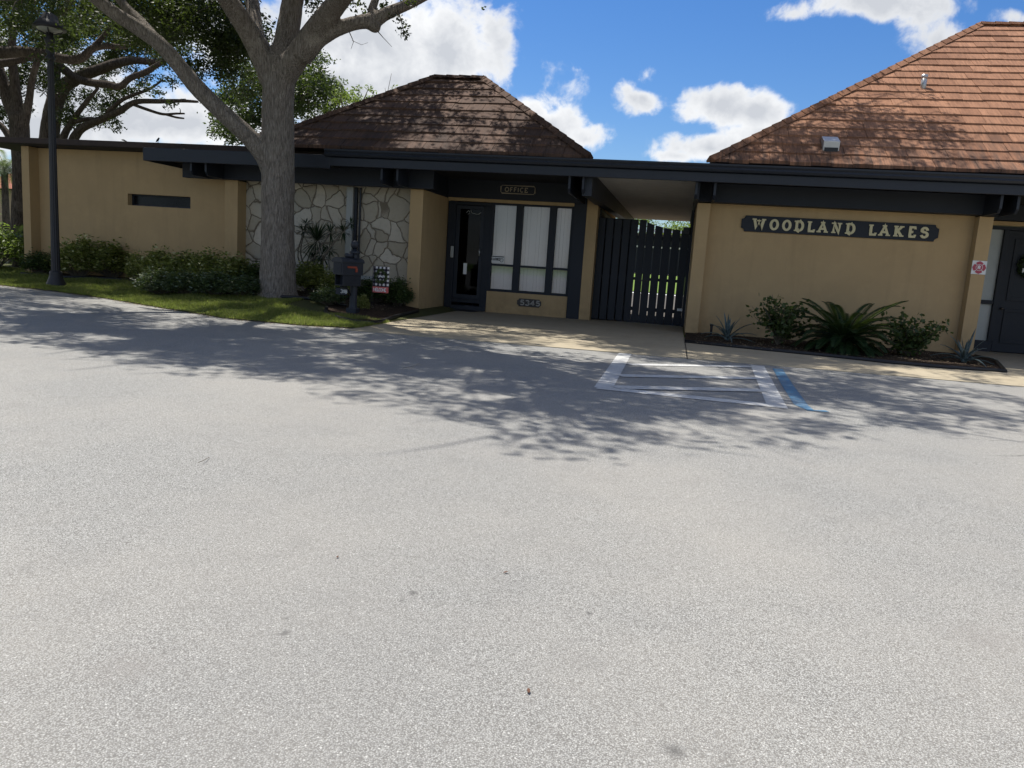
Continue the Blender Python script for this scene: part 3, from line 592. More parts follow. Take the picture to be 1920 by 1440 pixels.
# dim room behind the glass
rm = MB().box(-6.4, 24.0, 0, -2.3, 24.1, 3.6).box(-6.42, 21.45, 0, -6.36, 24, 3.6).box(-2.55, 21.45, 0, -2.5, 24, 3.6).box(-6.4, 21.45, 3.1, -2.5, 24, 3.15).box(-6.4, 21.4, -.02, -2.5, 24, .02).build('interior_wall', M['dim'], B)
# right bay: sidelight, doors
ds = MB().box(6.9, 21.18, .0, 7.2, 21.34, 3.08).box(7.2, 21.18, 3.0, 9.9, 21.34, 3.08).box(7.2, 21.18, 0, 7.85, 21.34, .28).box(7.2, 21.18, 1.18, 7.76, 21.34, 1.28).box(7.74, 21.16, .28, 7.86, 21.34, 3.0).build('door_frame', M['navy'], B, bevel=.006)
MB().box(7.2, 21.25, .28, 7.74, 21.27, 1.18).build('sidelight', M['frost'], B); MB().box(7.2, 21.25, 1.28, 7.74, 21.27, 3.0).build('sidelight', M['frost'], B)
rd = MB().box(7.87, 21.22, .03, 9.0, 21.27, 2.99)
rd.box(8.02, 21.195, 1.3, 8.12, 21.219, 2.8).box(8.75, 21.195, 1.3, 8.85, 21.219, 2.8).box(8.12, 21.195, 2.7, 8.75, 21.219, 2.8).box(8.12, 21.195, 1.3, 8.75, 21.219, 1.4).box(8.02, 21.195, .25, 8.85, 21.219, .33).box(8.02, 21.195, 1.02, 8.85, 21.219, 1.1).box(8.02, 21.195, .33, 8.1, 21.219, 1.02).box(8.77, 21.195, .33, 8.85, 21.219, 1.02)
rd = tag(rd.build('door', M['navy'], B, bevel=.004), 'dark panelled wooden door at the far right'); MB().tube([(7.95, 21.12, 1.1), (7.95, 21.22, 1.1)], .03, 10).build('handle', M['bronze'], rd, True)
bx('wall', 'tan', 9.0, 21.2, 0, 16, 21.5, 3.1); bx('trim_board', 'tan', 6.8, 21.14, 3.10, 15, 21.2, 3.2)
# downspout
MB().box(-8.62, 19.30, .5, -8.44, 19.40, 3.1).build('downspout', M['pvc'], B, bevel=.01)
MB().box(-8.42, 19.36, .6, -8.35, 19.45, 3.1).tube([(-8.27, 19.4, .6), (-8.27, 19.4, 3.1)], .028, 8).build('conduit', M['navy2'], B)
MB().box(-8.35, 19.2, .72, -7.4, 19.30, .83).build('utility_pipe', M['pvc'], B, bevel=.01)

# ------------------------------------------------------------------ gate
GT_ = thing('wooden_gate', 'dark slatted wooden gate with a dipped top across the passage', 'gate', (-.4, 21.5, 0))
def slats(xs, wd, zf, zb=.04):
    mb = MB()
    for x in xs:
        a, b = x-wd/2, x+wd/2; mb.hexa([(a, 21.48, zb), (b, 21.48, zb), (b, 21.51, zb), (a, 21.51, zb), (a, 21.48, zf(a)), (b, 21.48, zf(b)), (b, 21.51, zf(b)), (a, 21.51, zf(a))])
    return mb
top_ = lambda x: 2.58+.22*((.1-x)/1.15)**2 if x < .1 else 2.58
leaf = slats([-.785, -.555, -.325, -.09, .15], .205, top_); leaf.box(-.88, 21.515, .35, .25, 21.56, .45).box(-.88, 21.515, 1.18, .25, 21.56, 1.26).box(-.88, 21.515, 2.28, .25, 21.56, 2.38)
tag(MB().box(-2.15, 23.0, 0, -1.35, 23.05, 2.9).build('shade_panel', M['navy'], B), 'dark panel added behind the gate slats to stand for shade')  # panel added behind the left gate gaps, standing in for shade
lf = leaf.build('gate_leaf', M['navy'], GT_, bevel=.004)
MB().box(-.98, 21.45, 1.16, -.72, 21.478, 1.2).build('latch', M['black'], lf); MB().box(.12, 21.42, .42, .27, 21.478, .5).build('hinge', M['galv'], lf, bevel=.01)
fx = slats([-2.13, -1.9, -1.67, -1.535+.02, -1.29, -1.04], .185, lambda x: 2.78-.02*(x+2)); fx = slats([-2.1+i*.222 for i in range(6)], .188, lambda x: 2.80)
fx.box(-2.19, 21.515, .35, -.93, 21.56, .45).box(-2.19, 21.515, 1.18, -.93, 21.56, 1.26).box(-2.19, 21.515, 2.28, -.93, 21.56, 2.38)
fx.build('fixed_panel', M['navy'], GT_, bevel=.004)
MB().box(.255, 21.44, 0, .335, 21.56, 3.1).build('gate_post', M['navy'], GT_)
MB().box(.08, 21.36, 2.46, .26, 21.44, 2.66).build('gate_closer', M['black'], GT_, bevel=.01)

# ------------------------------------------------------------------ signs
sg = thing('name_board', 'dark board with tan slab letters WOODLAND LAKES on the tan wall', 'sign', (3.45, 19.27, 2.7))
def notched(x0, x1, z0, z1, r):
    p = []
    for cx, cz, a0 in ((x0, z0, 90), (x1, z0, 180), (x1, z1, 270), (x0, z1, 360)):
        p += [(cx+r*math.cos(R(a0-90*i/5)), cz+r*math.sin(R(a0-90*i/5))) for i in range(6)]
    return p
MB().prism(notched(1.40, 5.70, 2.515, 2.885, .08), 19.295, 19.25, 'y').build('board', M['navy'], sg, bevel=.006)
lt = MB(); text(lt, 'WOODLAND LAKES', 1.66, 19.249, 2.572, .258, .05, .02, .04, 1.72, .68); 
xs_ = [v_[0] for v_ in lt.v]; k_ = (5.49-1.64)/(max(xs_)-min(xs_)); x0_ = min(xs_)
lt.v = [(1.64+(a-x0_)*k_, b, c) for a, b, c in lt.v]; lt.build('lettering', M['gold'], sg)
of = thing('office_sign', 'small dark OFFICE sign with thin brass outline above the window', 'sign', (-4.4, 21.1, 3.4))
MB().prism(notched(-4.92, -3.93, 3.27, 3.52, .03), 21.115, 21.09, 'y').build('board', M['navy'], of)
lt = MB(); text(lt, 'OFFICE', -4.78, 21.089, 3.325, .135, .024, .008, 0, 1.28); ol = notched(-4.9, -3.95, 3.29, 3.50, .03); ribbon(lt, ol+[ol[0]], .014, 0, -.006, (0, 21.089, 0), True)
xs_ = None; lt.build('lettering', M['darkgold'], of)
nb = thing('number_plaque', 'oval ended bronze plaque reading 5345 below the office window', 'plaque', (-3.9, 21.18, .33))
MB().prism(notched(-4.26, -3.58, .24, .46, .05), 21.197, 21.175, 'y').build('board', M['bronze'], nb, bevel=.004)
lt = MB(); text(lt, '5345', -4.17, 21.174, .27, .16, .03, .01, 0, 1.22, 1.12); lt.build('lettering', M['pewter'], nb)
ems = thing('emblem_plate', 'square white plate with a red cross emblem and letter R', 'sign', (6.56, 19.0, 2.0))
MB().box(6.405, 19.02, 1.845, 6.70, 19.035, 2.14).build('board', M['white'], ems)
cx, cz = 6.553, 1.992; cr_ = []
for q in range(4):
    b_ = q*90
    for a, rr in ((-36, .125), (-20, .128), (0, .140), (20, .128), (36, .125), (45, .075)): cr_.append((cx+rr*math.cos(R(a+b_)), cz+rr*math.sin(R(a+b_))))
MB().prism(cr_, 19.018, 19.012, 'y').build('cross', M['red'], ems)
lt = MB(); rg = arc(cx, cz, .068, .068, 0, 360, 24); ribbon(lt, rg, .008, 0, -.004, (0, 19.011, 0), True)
for a in (45, 135, 225, 315): ribbon(lt, [(cx+.072*math.cos(R(a)), cz+.072*math.sin(R(a))), (cx+.118*math.cos(R(a)), cz+.118*math.sin(R(a)))], .008, 0, -.004, (0, 19.011, 0))
MB().prism(arc(cx, cz, .06, .06, 0, 345, 23), 19.0115, 19.010, 'y').build('disc', M['red'], ems); text(lt, 'R', cx-.032, 19.0095, cz-.042, .085, .02, .005); lt.build('lettering', M['white'], ems)
cs = thing('closed_notice', 'white CLOSED notice with clock face inside the left window bay', 'notice', (-4.9, 21.24, 1.45))
MB().box(-5.09, 21.236, 1.39, -4.72, 21.246, 1.59).build('card', M['white'], cs)
lt = MB(); text(lt, 'CLOSED', -5.075, 21.235, 1.46, .07, .016, .003, 0, 1.0, .82); lt.box(-5.08, 21.23, 1.555, -4.73, 21.235, 1.58)
ribbon(lt, arc(-4.79, 1.475, .045, .05, 0, 360, 16), .012, 0, -.003, (0, 21.235, 0), True); ribbon(lt, [(-4.79, 1.475), (-4.79, 1.505)], .006, 0, -.004, (0, 21.235, 0)); ribbon(lt, [(-4.79, 1.475), (-4.77, 1.465)], .006, 0, -.0045, (0, 21.235, 0))
lt.build('lettering', M['black'], cs)
tag(MB().box(-5.89, 21.255, 1.02, -5.79, 21.262, 1.33).build('paper_notice', M['white'], bevel=0), 'white paper notice taped inside the glass office door', 'notice')
tag(MB().box(-6.27, 21.16, 1.46, -6.18, 21.198, 1.78).build('door_chime', M['pvc'], bevel=.02), 'upright white intercom box on the left door jamb', 'intercom')
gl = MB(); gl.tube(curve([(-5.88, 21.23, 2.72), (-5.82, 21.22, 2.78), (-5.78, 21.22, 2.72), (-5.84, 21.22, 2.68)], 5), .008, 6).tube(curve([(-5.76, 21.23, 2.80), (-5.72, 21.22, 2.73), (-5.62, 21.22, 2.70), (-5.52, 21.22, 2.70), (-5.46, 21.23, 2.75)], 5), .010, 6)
tag(gl.build('door_reflection', M['pvc'], smooth=True), 'thin pale curved strips modelling a reflection at the top of the glass door', 'reflection')  # pale tubes modelled in place of a reflection in the door glass
tag(MB().box(-6.2, 20.55, .013, -5.3, 21.1, .03).build('door_mat', M['black'], bevel=.006), 'flat black mat before the office door', 'door mat')
wr = MB(); wc = Vector((8.42, 21.14, 2.15))
wreath = thing('door_wreath', 'dark wreath with a pale bow hanging on the panelled door', 'wreath', tuple(wc))
a_ = rng.uniform(0, 2*math.pi, 900); rr_ = .24+rng.normal(size=900)*.035
np_mesh('wreath_foliage', leaf_quads(np.stack([wc.x+rr_*np.cos(a_), wc.y+rng.normal(size=900)*.025, wc.z+rr_*np.sin(a_)], 1), .07), 4, M['darkleaf'], wreath)
MB().prism([(0, 0), (-.09, .06), (-.09, -.06)], -.02, .0, 'y', (wc.x-.1, wc.y-.04, wc.z-.1)).prism([(0, 0), (.09, -.06), (.09, .06)], -.02, .0, 'y', (wc.x-.1, wc.y-.04, wc.z-.1)).build('bow', M['white'], wreath)

#@@PROPS
# ------------------------------------------------------------------ lamp post
lp = P(105, 520, 17.25); lb = T(lp.x, 17.25)
lamp = thing('lamp_post', 'tall dark fluted lamp post with a domed hood beside the shrubs', 'lamp post', (lp.x, 17.25, lb))
lc = (lp.x, 17.25, lb)
top = P(92, 26, 17.25).z-lb
MB().lathe([(.24, -.1), (.23, .06), (.17, .2), (.145, .3), (.155, .34), (.13, .38)], lc, 28).build('base', M['iron'], lamp, True)
sc_ = (top-1.1)
MB().lathe([(.11, .38), (.1, 1.4), (.075, sc_)], lc, 24, .1).build('pole', M['iron'], lamp)
MB().lathe([(.085, sc_), (.11, sc_+.02), (.11, sc_+.08), (.07, sc_+.12), (.1, sc_+.22), (.075, sc_+.36), (.11, sc_+.42), (.13, sc_+.5), (.08, sc_+.56), (.08, sc_+.66)], lc, 24).build('collar', M['iron'], lamp, True)
hz = sc_+.66
MB().lathe([(.09, hz), (.25, hz+.03), (.30, hz+.10), (.28, hz+.2)], lc, 24).build('lens', M['lens'], lamp, True)
hd = MB().lathe([(.37, hz+.08), (.375, hz+.11), (.29, hz+.24), (.21, hz+.31), (.17, hz+.40), (.09, hz+.46), (.0, hz+.475)], lc, 28)
for a in range(4):
    ca, sa = math.cos(a*math.pi/2+.6), math.sin(a*math.pi/2+.6); hd.tube([(lc[0]+.08*ca, lc[1]+.08*sa, lb+hz-.04), (lc[0]+.26*ca, lc[1]+.26*sa, lb+hz+.03), (lc[0]+.28*ca, lc[1]+.28*sa, lb+hz+.14)], .016, 6)
hd.build('hood', M['iron'], lamp, True)
# ------------------------------------------------------------------ mailbox
mx_, my_ = -6.80, 15.75
mbx = thing('mailbox', 'dark mailbox on a fluted post with ball finial and orange flag', 'mailbox', (mx_, my_, 0))
pz = lambda py: P(662, py, my_).z
MB().box(mx_-.11, my_-.11, -.1, mx_+.11, my_+.11, .22).lathe([(.1, .2), (.09, .26), (.082, .3), (.082, 1.38)], (mx_, my_, 0), 20, .08).build('post', M['navy2'], mbx, bevel=.006)
MB().lathe([(.10, 1.38), (.115, 1.40), (.115, 1.43), (.05, 1.46), (.035, 1.49)], (mx_, my_, 0), 20).lathe([(.095*math.sin(R(a)), 1.58-.095*math.cos(R(a))) for a in range(5, 180, 14)], (mx_, my_, 0), 20).build('finial', M['navy2'], mbx, True)
rot = Matrix.Rotation(R(-24), 4, 'Z')            # box axis points left and towards the road
def rb(mb, x0, y0, z0, x1, y1, z1):
    v = [(x, y, z) for z in (z0, z1) for y in (y0, y1) for x in (x0, x1)]; v = [rot @ Vector(p)+Vector((mx_, my_, 0)) for p in v]
    mb.add(v, [(0, 2, 3, 1), (4, 5, 7, 6), (0, 1, 5, 4), (2, 6, 7, 3), (0, 4, 6, 2), (1, 3, 7, 5)]); return mb
def rp(mb, pts, y0, y1):
    n = len(pts); v = [rot @ Vector((a, y0, b))+Vector((mx_, my_, 0)) for a, b in pts]+[rot @ Vector((a, y1, b))+Vector((mx_, my_, 0)) for a, b in pts]
    mb.add(v, [tuple(range(n)), tuple(range(n, 2*n))[::-1]]+[(i, n+i, n+(i+1) % n, (i+1) % n) for i in range(n)]); return mb
ar = [(-.15, .93), (.15, .93), (.15, 1.2)]+[(.15*math.cos(R(a)), 1.2+.07*math.sin(R(a))) for a in range(20, 180, 20)]+[(-.15, 1.2)]
body = rp(MB(), ar, -.46, .12).build('box', M['navy2'], mbx, bevel=.006)
rp(MB(), [(-.17, 1.19), (.17, 1.19), (.17, 1.22)]+[(.17*math.cos(R(a)), 1.22+.08*math.sin(R(a))) for a in range(20, 180, 20)]+[(-.17, 1.22)], -.49, .14).build('lid', M['navy2'], mbx, bevel=.006)
rb(MB(), -.12, -.468, .96, .12, -.4601, 1.17).build('box_door', M['navy'], body, bevel=.004)
rb(rb(MB(), .1501, -.33, 1.08, .165, -.07, 1.12), .1501, -.11, 1.0, .165, -.05, 1.08).build('signal_flag', M['orange'], mbx)
MB().lathe([(.05, 1.29), (.09, 1.31), (.095, 1.37), (.07, 1.39)], tuple(rot @ Vector((0, -.16, 0))+Vector((mx_, my_, 0))), 16).build('ornament', M['navy2'], mbx, True)
nb_ = rb(rb(rb(MB(), -.13, -.42, .70, .13, .08, .72), -.13, -.42, .72, -.115, .08, .928), .115, -.42, .72, .13, .08, .928); nb_ = rb(nb_, -.115, -.3, .72, .115, -.28, .928); nb_.build('newspaper_slot', M['navy'], mbx)
MB().tube([rot @ Vector((0, -.38, .68))+Vector((mx_, my_, 0)), rot @ Vector((0, -.2, .66))+Vector((mx_, my_, 0)), rot @ Vector((0, -.08, .5))+Vector((mx_, my_, 0))], .018, 8).build('bracket', M['navy2'], mbx, True)
pl = MB().box(mx_-.36, my_-.12, .5, mx_-.10, my_-.105, .64).build('number_plate', M['navy2'], mbx)
lt = MB(); text(lt, '318', mx_-.245, my_-.121, .53, .085, .014, .004, 0, 1.1); lt.build('lettering', M['white'], mbx)
# ------------------------------------------------------------------ garden flag
f0 = P(700, 515, 16.9); fx0, fz1 = f0.x, P(705, 499, 16.9).z
fl = thing('garden_flag', 'small check pattern garden flag with a green wreath and WELCOME band', 'flag', (fx0+.2, 16.9, 0))
MB().tube([(fx0-.02, 16.92, 0), (fx0-.02, 16.92, fz1+.02), (fx0+.4, 16.92, fz1+.02)], .006, 6).build('stake', M['black'], fl)
fw_, fh = .385, .60
def m_flag():
    m = NT('check_cloth'); x = m.N.new('ShaderNodeSeparateXYZ'); m.L.new(m.co((10.4, 1, 10.4), (-fx0*10.4-.02, 0, .2)), x.inputs[0])
    f1 = m.math('GREATER_THAN', m.math('FRACT', x.outputs[0]), .5); f2 = m.math('GREATER_THAN', m.math('FRACT', x.outputs[2]), .5)
    w_ = m.noise(300, 2); cc = m.mix(m.math('MULTIPLY', m.math('ADD', f1, f2), .5), (.02, .018, .025), (.13, .115, .13)); cc = m.mix(m.math('MULTIPLY', f1, f2), cc, (.66, .64, .62))
    return m.fin(cc, .9, m.bump(w_, .2, .001), .1)
cl_ = MB(); nx_ = 12
def fy(a): return 16.9+.012*math.sin(a*17)
for i in range(nx_):
    a, b = fw_*i/nx_, fw_*(i+1)/nx_
    cl_.hexa([(fx0+a, fy(a), fz1-.46), (fx0+b, fy(b), fz1-.46), (fx0+b, fy(b)+.003, fz1-.46), (fx0+a, fy(a)+.003, fz1-.46), (fx0+a, fy(a), fz1), (fx0+b, fy(b), fz1), (fx0+b, fy(b)+.003, fz1), (fx0+a, fy(a)+.003, fz1)])
cl_.build('cloth', m_flag(), fl)
MB().box(fx0, 16.885, fz1-.60, fx0+fw_, 16.9, fz1-.465).build('band', M['flagred'], fl)
lt = MB(); text(lt, 'WELCOME', fx0+.02, 16.884, fz1-.575, .085, .014, .003, 0, 1.0, .66); lt.build('lettering', M['white'], fl)
a_ = rng.uniform(0, 2*math.pi, 500); rr_ = .125+rng.normal(size=500)*.02
np_mesh('wreath_print', leaf_quads(np.stack([fx0+.19+rr_*np.cos(a_), 16.88+rng.uniform(-.004, .002, 500), fz1-.23+rr_*np.sin(a_)*1.1], 1), .04, dirs=np.stack([-np.sin(a_), 0*a_, np.cos(a_)], 1)+rng.normal(size=(500, 3))*.3), 4, M['shrubg'], fl)
MB().prism([(0, 0), (-.05, .03), (-.05, -.03)], -.004, .0, 'y', (fx0+.19, 16.875, fz1-.23)).prism([(0, 0), (.05, -.03), (.05, .03)], -.004, .0, 'y', (fx0+.19, 16.875, fz1-.23)).build('bow', M['white'], fl)
# ------------------------------------------------------------------ beds and edging
eA = [GT(*q) for q in ((40, 515), (110, 521), (165, 523), (240, 528), (300, 545), (350, 553), (440, 555), (490, 558), (575, 562), (650, 576))]
eB = [GT(*q) for q in ((612, 580), (613, 590), (640, 600), (680, 608), (712, 606), (745, 595), (783, 586))]
def bed(name, pts, back, mat):
    V = []; Fc = []; n = len(pts)
    for p in pts:
        for j in range(7): y = p.y+(back-p.y)*j/6; V.append((p.x, y, T(p.x, y)+.018))
    for i in range(n-1):
        for j in range(6): k = i*7+j; Fc.append((k, k+7, k+8, k+1))
    return tag(MB().add(V, Fc).build(name, mat, smooth=True), kind='structure')
lA = curve(eA, 4); bed('mulch_bed', [p for p in lA if True], 19.47, M['mulch'])
lB = curve(eB, 4); cB = Vector((-7.1, 16.9, 0))
V = [tuple(p+Vector((0, 0, .02))) for p in lB]+[(-6.5, 19.4, .06), (-8.5, 19.4, .27), (-8.4, 18.3, .24)]; V = [(a, b, T(a, b)+.028) for a, b, c in V]
tag(MB().add(V+[(-7.2, 17.0, T(-7.2, 17.)+.03)], [(i, (i+1) % len(V), len(V)) for i in range(len(V))]).build('mulch_bed', M['mulch']), kind='structure')
def edging(pts, label):
    return tag(MB().tube([p+Vector((0, 0, .035)) for p in pts], .04, 8).build('garden_edging', M['black'], smooth=True), label, 'garden edging')
edging(lA, 'long black edging strip between lawn and shrub bed'); edging(lB, 'short curved black edging around the mailbox bed')
RB = [(.36, 16.2), (1.2, 16.12), (2.2, 16.0), (3.3, 15.55), (4.6, 15.2), (5.4, 15.3), (6.05, 15.7)]
# right bed outline from the photo: straight front edge, point at the right end
RB = [tuple(G(*q).xy) for q in ((1284, 643), (1370, 652), (1460, 661), (1560, 671), (1660, 682), (1770, 692), (1884, 699))]
V = [(x, y, .03) for x, y in RB]+[(6.75, 17.8, .03), (6.72, 19.04, .04), (6.72, 19.3, .04), (.36, 19.3, .04)]
tag(MB().add(V+[(3.5, 18, .05)], [(i, (i+1) % len(V), len(V)) for i in range(len(V))]).build('mulch_bed', M['mulch']), kind='structure')
edging([Vector((x, y, .0)) for x, y in RB]+[Vector((6.78, 17.9, .0)), Vector((6.76, 19.02, 0))], 'low black edging along the bed under the name board')
tag(MB().lathe([(.03, 0), (.03, .22), (.045, .22), (.045, .26)], (.95, 18.9, 0.03), 12).build('pipe_stub', M['black']), 'short black pipe stub beside the gate pillar', 'pipe')
# leaf litter in beds and along the lawn edge
n = 5200; k = rng.integers(0, 3, n); px = np.empty((n, 3))
for i in range(n):
    if k[i] == 0: x = rng.uniform(-17, -5.8); y = edgeY(x)+rng.normal()*.09; z = .022 if y > edgeY(x) else .006
    elif k[i] == 1: x = rng.uniform(.5, 6.2); y = rng.uniform(16.0, 19.2); z = .058
    else: x = rng.uniform(-15, -6.6); y = rng.uniform(16.8, 19.3); z = T(x, y)+.045
    px[i] = (x, y, z)
ll = leaf_quads(px, .05, .5, 3., rng.normal(size=(n, 3))*[1, 1, .12]); tag(np_mesh('leaf_litter', ll, 4, M['litter']), kind='stuff')
# grass
def grass():
    n = 110000; x = rng.uniform(-21, -5.75, n); u = rng.uniform(0, 1, n)**1.15
    e = np.array([edgeY(a) for a in x]); xa = np.array([p.x for p in lA]); ya = np.array([p.y for p in lA]); top = np.interp(x, xa, ya)
    top = np.where(x > -8.3, 15.2, top); top = np.where(x < xa[0], 20., top)
    y = e+rng.normal(size=n)*.05+.04*np.sin(x*5.)*np.sin(x*1.7)+(top-e+.05)*u; ok = y < 20; x, y = x[ok], y[ok]; n = len(x)
    z = np.array([T(a, b) for a, b in zip(x, y)]); ang = rng.uniform(0, 6.28, n); h = rng.uniform(.04, .11, n)*(.75+.5*np.sin(x*3.1+np.sin(y*4.))*np.sin(y*3.7+x))*np.where(u[ok] < .05, .7, 1)
    dx, dy = np.cos(ang), np.sin(ang); wd = .008; ln = rng.normal(size=(n, 2))*.5*h[:, None]
    a = np.stack([x-dx*wd, y-dy*wd, z], 1); b = np.stack([x+dx*wd, y+dy*wd, z], 1); c = np.stack([x+ln[:, 0], y+ln[:, 1], z+h], 1)
    tag(np_mesh('grass', np.stack([a, b, c], 1), 3, M['grass']), kind='stuff')
grass()
# small litter on the road
def road_leaf(px, py, s, label, mat='deadleaf'):
    p = G(px, py, .006); a = random.uniform(0, 6.28); pts = [(-1, 0), (-.4, .38), (.3, .3), (1, 0), (.3, -.34), (-.5, -.3)]
    V = [(p.x+s*(u*math.cos(a)-v_*math.sin(a)), p.y+s*(u*math.sin(a)+v_*math.cos(a)), .006+abs(v_)*s*.35) for u, v_ in pts]
    n = len(V); mb = MB().add(V+[(q[0], q[1], q[2]+.0015) for q in V], [tuple(range(n))[::-1], tuple(range(n, 2*n))]+[(i, (i+1) % n, n+(i+1) % n, n+i) for i in range(n)])
    tag(mb.build('fallen_leaf', M[mat]), label, 'leaf', 'dead leaves on the asphalt')
road_leaf(948, 1073, .014, 'small dark curled leaf on the open asphalt'); road_leaf(991, 1295, .016, 'reddish brown leaf lowest in the photo on the asphalt'); road_leaf(633, 1044, .012, 'tiny dark leaf left of the curled one on bright asphalt')
def twig(a, b, c, label):
    tag(MB().tube(curve([G(*a, .008), G(*b, .02), G(*c, .008)], 4), .0022, 5).build('twig', M['stem']), label, 'twig', 'twigs on the asphalt')
twig((372, 867), (382, 863), (392, 857), 'thin curved twig on sunlit asphalt at the left'); twig((756, 690), (770, 688), (787, 681), 'thin twig lying in the tree shadow on the asphalt')

# ------------------------------------------------------------------ shrubs
def shrub(name, label, cat, mat, r, h, n, size, group, seed, asp=.5, whorl=True, open_=.0):
    t = thing(name, label, cat, (0, 0, 0), group); g_ = np.random.default_rng(seed); pts = []; drs = []; st = MB()
    for i in range(n):
        a = g_.uniform(0, 6.28); q = math.sqrt(g_.uniform(0, 1)); rr = r*q; z = h*(.06+.94*math.sqrt(max(0, 1-q*q*.8))*g_.uniform(.12, 1.0)**.55)
        c = np.array([rr*math.cos(a), rr*math.sin(a), z])
        if i % 6 == 0: st.tube([(c[0]*.15, c[1]*.15, 0), (c[0]*.6, c[1]*.6, z*.55), tuple(c)], [.012, .008, .004], 5)
        m_ = 9 if whorl else 6
        for j in range(m_):
            b = j*6.28/m_+g_.uniform(-.3, .3); d = np.array([math.cos(b), math.sin(b), g_.uniform(-.25, .7)]); pts.append(c*(1+.12*g_.normal())+d*size*.55+g_.normal(size=3)*size*.35); drs.append(d)
    np_mesh('foliage', leaf_quads(np.array(pts), size, asp, .8, np.array(drs)), 4, M[mat], t); st.build('stems', M['stem'], t); return t
vs = [shrub('croton_shrub', 'tall leafy yellow flecked shrub right of the lamp post', 'shrub', 'vari', .55, 1.0, 420, .12, 'leafy shrubs along the left walls', s) for s in (1, 2, 3)]
vg = shrub('croton_shrub', 'dark green shrub at foot of the palm, left of the lamp post', 'shrub', 'shrubg', .55, .9, 420, .11, 'leafy shrubs along the left walls', 4)
vb = shrub('ground_shrub', 'low blue green shrub at the front of the bed, nearest the lamp post', 'shrub', 'blueg', .5, .62, 420, .09, 'low blue green shrubs at the bed front', 5, .4)
def put(o, first, px, py, s, h, rz, label):
    p = GT(px, py); h *= .84; sc = (s, s, h)
    if first: o.location = p; o.scale = sc; o.rotation_euler = (0, 0, rz); o['label'] = label; return o
    return copy_tree(o, p, rz, sc, label)
put(vs[0], 1, 148, 521, 1.0, 1.2, .3, 'tall leafy yellow flecked shrub just right of the lamp post')
put(vg, 1, 78, 515, .8, .8, 0, 'dark green shrub just left of the lamp post foot')
put(vs[1], 1, 210, 521, 1.05, 1.1, 1.3, 'bushy dark shrub left of the slit window on the tan wing')
put(vs[2], 1, 262, 530, .55, .85, 2., 'slim shrub with pale leaves below left end of the slit window')
put(vs[0], 0, 300, 538, .8, 1.05, 2.2, 'yellow green shrub below the slit window')
put(vs[1], 0, 345, 541, .9, 1.0, 3.3, 'low yellow green shrub under right end of the slit window')
put(vs[2], 0, 393, 543, .9, 1.05, 4., 'rounded yellow green shrub just left of the stone wall pillar')
put(vs[0], 0, 440, 546, .85, .95, 5., 'yellow green shrub at the foot of the stone wall pillar')
put(vg, 0, 482, 548, .75, .85, 1., 'dark shrub partly behind the oak trunk')
put(vs[1], 0, 585, 553, .85, .9, 1.9, 'yellow flecked shrub just right of the oak trunk')
put(vs[2], 0, 632, 560, .7, .75, .7, 'low yellow flecked shrub behind the mailbox')
put(vg, 0, 700, 568, .85, .75, 2.6, 'dark green shrub behind the garden flag')
put(vg, 0, 744, 575, .65, .85, 4.4, 'dark green shrub against the pillar by the office')
put(vs[0], 0, 677, 583, .32, .38, .1, 'tiny pale leaved shrub at the right of the mailbox post')
put(vb, 1, 300, 552, 1.0, 1., 0, 'low blue green shrub at the bed front, leftmost of its row')
put(vb, 0, 352, 554, 1.0, .95, 1.2, 'low blue green shrub at the bed front, second of its row')
put(vb, 0, 405, 555, 1.0, 1., 2.4, 'low blue green shrub at the bed front, third of its row')
put(vb, 0, 455, 556, 1.0, .85, 3.7, 'low blue green shrub at the bed front, beside the oak trunk')
put(vb, 0, 615, 572, .7, .7, 4.2, 'low blue green shrub in front of the dracaena')
# dark bushy palm at far left
def frond(V, base, az, L, rise, droop, nl, lw, ll, seg=10):
    p = np.array(base, float); d = np.array([math.cos(az), math.sin(az)]); pts = []
    for i in range(seg+1):
        t = i/seg; pts.append(p+np.array([d[0]*L*t*(1-.12*t), d[1]*L*t*(1-.12*t), L*(rise*t-droop*t*t)]))
    pts = np.array(pts)
    for i in range(nl):
        t = (i+.5)/nl*.92+.08; k = min(seg-1, int(t*seg)); q = pts[k]+(pts[k+1]-pts[k])*(t*seg-k); tn = pts[k+1]-pts[k]; tn /= np.linalg.norm(tn)
        sd_ = np.cross(tn, [0, 0, 1]); sd_ /= max(1e-6, np.linalg.norm(sd_)); upv = np.cross(sd_, tn); l_ = ll*math.sin(math.pi*min(1, .12+t*.86))**.6
        for s_ in (-1, 1):
            dr = sd_*s_*.8+tn*.55+upv*.3; dr /= np.linalg.norm(dr); e = q+dr*l_+np.array([0, 0, -.12*l_]); V.append(np.array([q-tn*lw*.5, q+dr*l_*.5+tn*lw*.35, e, q+dr*l_*.5-tn*lw*.35]))
    return pts
def palm(name, label, cat, loc, nf, L, mat, h=0., rise=(.3, 1.1), droop=.7, group=None, nl=34, lw=.03, ll=.28, tr=.15):
    t = thing(name, label, cat, loc, group); V = []; st = MB(); x, y, z = loc
    for i in range(nf):
        a = i*2.399; r_ = rise[0]+(rise[1]-rise[0])*(i/nf); pp = frond(V, (x, y, z+h), a, L*random.uniform(.85, 1.1), r_, droop*random.uniform(.8, 1.2), nl, lw, ll)
        st.tube([tuple(q) for q in pp], [.014*(1-k/11)+.003 for k in range(11)], 4)
    np_mesh('fronds', np.concatenate(V), 4, M[mat], t); st.build('midribs', M[mat], t)
    MB().lathe([(tr*1.2, -.05), (tr, h*.5), (tr*.9, h+.08), (.0, h+.12)], loc, 12).build('trunk', M['bark2'], t, True); return t
